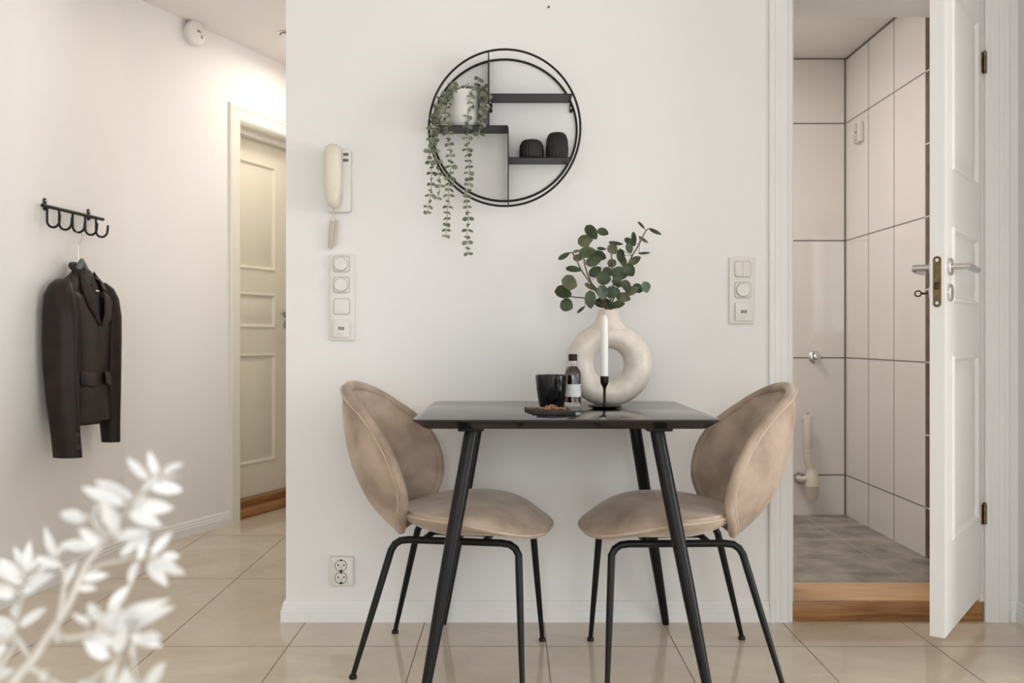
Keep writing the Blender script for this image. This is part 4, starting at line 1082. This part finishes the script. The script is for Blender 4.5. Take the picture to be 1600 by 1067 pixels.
mb = MB(); mb.lathe([(0, -.052), (.026, -.052), (.030, -.046), (.0355, .012), (.037, .014), (.037, .020), (.034, .021), (0, .021)], 32, dd(1268.5, 764)); mb.build('trap_cup', M['pvc'], root)
mb = MB(); mb.tube([dd(1262, 748), (dd(1256, 748)[0], -.067, dd(1256, 748)[2]), (dd(1254.5, 748)[0], -.05, dd(1254, 750)[2]), (dd(1254.5, 748)[0], .001, dd(1254, 750)[2])], .015, 18, smooth=4); mb.build('outlet_pipe', M['pvc'], root)
mb = MB(); mb.lathe([(.016, .001), (.030, .001), (.030, .010), (.016, .012)], 28, (dd(1254.5, 748)[0], 0, dd(1254, 750)[2]), axis='y'); mb.build('wall_collar', M['steel'], root)
mb = MB(); mb.tube([(dd(1262, 703)[0], -.067, dd(1262, 648)[2]), (dd(1262, 703)[0], -.067, dd(1262, 644)[2])], .004, 10); mb.tube([(dd(1262, 703)[0], -.067, dd(1262, 660)[2]), (dd(1262, 703)[0], .001, dd(1262, 660)[2])], .008, 10); mb.build('bracket', M['steel'], root)

# ------------------------------------------------------------------ bleached branches in the foreground
vb = Vector((-.63, .86, 0))
root = thing('floor_vase', 'tall grey stoneware floor vase holding the white branches', 'vase', vb)
mb = MB(); mb.lathe([(0, 0), (.075, 0), (.085, .01), (.105, .12), (.105, .25), (.075, .36), (.045, .42), (.042, .46), (.05, .475), (.044, .475), (.036, .46), (.038, .42), (.065, .36), (.09, .25), (.09, .12), (.07, .02), (0, .02)], 40); mb.build('vase_body', M['vasegrey'], root)
root = thing('white_branches', 'bleached white leafy branches out of focus in the lower left foreground', 'plant', vb+Vector((0, 0, .46)))
wb = root.location.copy()
def C7(x, y, Y): return P(x/2.757, 680+y/2.757, Y)-wb
def wleaf(mb, base, d, L, W):
    d = d.normalized(); nr = Vector((random.uniform(-.4, .4), -1, random.uniform(.1, .9)))
    c = base+d*L
    leaf(mb, c, d, nr, L, W, cup=random.uniform(-.2, .3), tip=.72, seg=5, n=9, fold=.15)
WB = [  # stem polylines (crop pixels, depth), leaves follow
 ([(-160,1350),(60,1060),(190,890),(300,720),(360,580),(450,450),(540,330),(620,230),(690,150)], .86),
 ([(190,890),(270,870),(380,860),(480,840),(560,800),(640,760)], .82),
 ([(360,580),(430,560),(520,540),(600,520),(680,530),(730,560)], .88),
 ([(300,720),(280,620),(250,540),(220,470)], .90),
 ([(450,450),(420,400),(390,350),(340,345)], .84),
 ([(-160,1350),(0,1000),(60,840),(90,720),(110,600),(130,520)], .94),
 ([(90,720),(40,640),(0,590),(-40,560)], .92),
 ([(60,1060),(300,1090),(440,1020),(520,960)], .83),
 ([(300,1090),(500,1090),(620,1060),(690,1000)], .81),
 ([(0,1000),(-10,900),(30,840)], .9),
]
LW = [ # explicit leaves: base x,y -> tip x,y, half width (crop px), depth
 (680,190,640,65,17,.86),(640,190,545,95,18,.86),(690,170,785,120,17,.86),(680,205,790,170,15,.85),(650,225,790,235,25,.85),(600,250,690,180,16,.86),
 (570,270,400,190,22,.85),(540,300,350,225,24,.84),(600,300,750,315,27,.85),(560,330,700,395,27,.85),(560,345,640,255,20,.86),(500,400,440,280,27,.85),(520,380,470,420,26,.85),
 (420,400,430,290,20,.84),(370,370,255,330,25,.84),(400,370,420,300,18,.84),(430,470,340,400,22,.85),(450,450,390,420,18,.85),(490,440,640,410,20,.86),(420,480,260,470,22,.86),
 (520,520,640,420,17,.87),(600,540,640,400,16,.87),(650,520,740,415,18,.88),(640,540,720,650,24,.88),(680,540,800,600,20,.88),(690,530,775,520,18,.88),(590,540,560,650,18,.87),(660,545,760,560,22,.88),
 (250,540,190,390,18,.9),(240,520,330,440,22,.89),(260,560,150,520,18,.9),(290,640,330,540,18,.88),(350,620,470,600,18,.86),(330,660,420,660,14,.86),
 (110,620,130,450,18,.93),(120,600,60,480,16,.93),(90,640,0,530,26,.92),(60,620,-30,560,20,.92),(40,640,0,700,22,.92),(120,640,230,600,22,.92),(100,680,180,640,20,.92),(150,600,210,560,16,.92),(60,690,-40,650,24,.92),(110,590,200,520,16,.92),
 (470,760,560,640,22,.83),(430,760,380,760,18,.83),(480,800,730,705,26,.82),(540,830,750,735,24,.82),(470,830,560,760,26,.82),(520,860,580,770,24,.82),(500,940,540,800,24,.82),(600,890,700,870,28,.81),(560,860,700,910,20,.82),(470,960,360,880,26,.82),(490,900,380,850,22,.82),(390,810,310,770,14,.83),(440,800,370,720,20,.83),(575,980,575,880,14,.81),(420,830,520,740,24,.83),
 (90,820,210,745,22,.92),(60,850,-20,780,24,.92),(60,850,-30,850,24,.92),(80,860,130,960,18,.92),(20,900,-20,970,20,.9),(60,790,70,720,14,.93),
 (250,900,240,820,14,.85),(640,1070,720,970,22,.80),(560,1100,540,1000,26,.81),(460,1090,500,980,20,.82),(180,1060,210,1010,18,.84),(-20,1040,60,1010,18,.9),(620,1130,680,1050,24,.80),(500,1120,560,1010,20,.81),
]
stem_pts = []
mbs = []
for pl_, Y in WB:
    pts = [C7(x, y, Y if i else (Y if pl_[0] != (-160, 1350) else .88)) for i, (x, y) in enumerate(pl_)]
    if pl_[0] == (-160, 1350): pts = [Vector((0, 0, -.02))]+pts[1:]
    else:
        prev = min(stem_pts, key=lambda q: (q-pts[0]).length); pts[0] = prev.copy()
    n0 = len(pts); r0 = .0042 if len(pl_) > 6 else .0026
    mb = MB(); mb.tube(pts, [r0*(1-.72*i/(n0-1)) for i in range(n0)], 8, smooth=5)
    mb.mi = 1; mbs.append((mb, pts, Y))
    for a, b in zip(pts, pts[1:]):
        for k in range(12): stem_pts.append(a.lerp(b, k/12))
for (x0, y0, x1, y1, hw, Y) in LW:
    a, b = C7(x0, y0, Y), C7(x1, y1, Y+random.uniform(-.03, .03))
    best = min(range(len(mbs)), key=lambda i: min((q-a).length for q in [p.lerp(r_, t/6) for p, r_ in zip(mbs[i][1], mbs[i][1][1:]) for t in range(7)]))
    mb, pts, _ = mbs[best]
    cand = [p.lerp(r_, t/8) for p, r_ in zip(pts, pts[1:]) for t in range(9)]
    q = min(cand, key=lambda c: (c-a).length)
    d = b-a; L = d.length/2
    leaf(mb, (a+b)/2, d, Vector((random.uniform(-.4, .4), -1, random.uniform(.1, .8))), L, hw*1.18/2.757*Y/F, cup=random.uniform(-.15, .25), tip=.7, fold=.12)
    mb.mi = 0; mb.tube([q, (a*.6+q*.4), a+d*.06], .0011, 5); mb.mi = 1
for mb, pts, Y in mbs: mb.build('branch', [M['whitestem'], M['whiteleaf']], root, sharp=80)
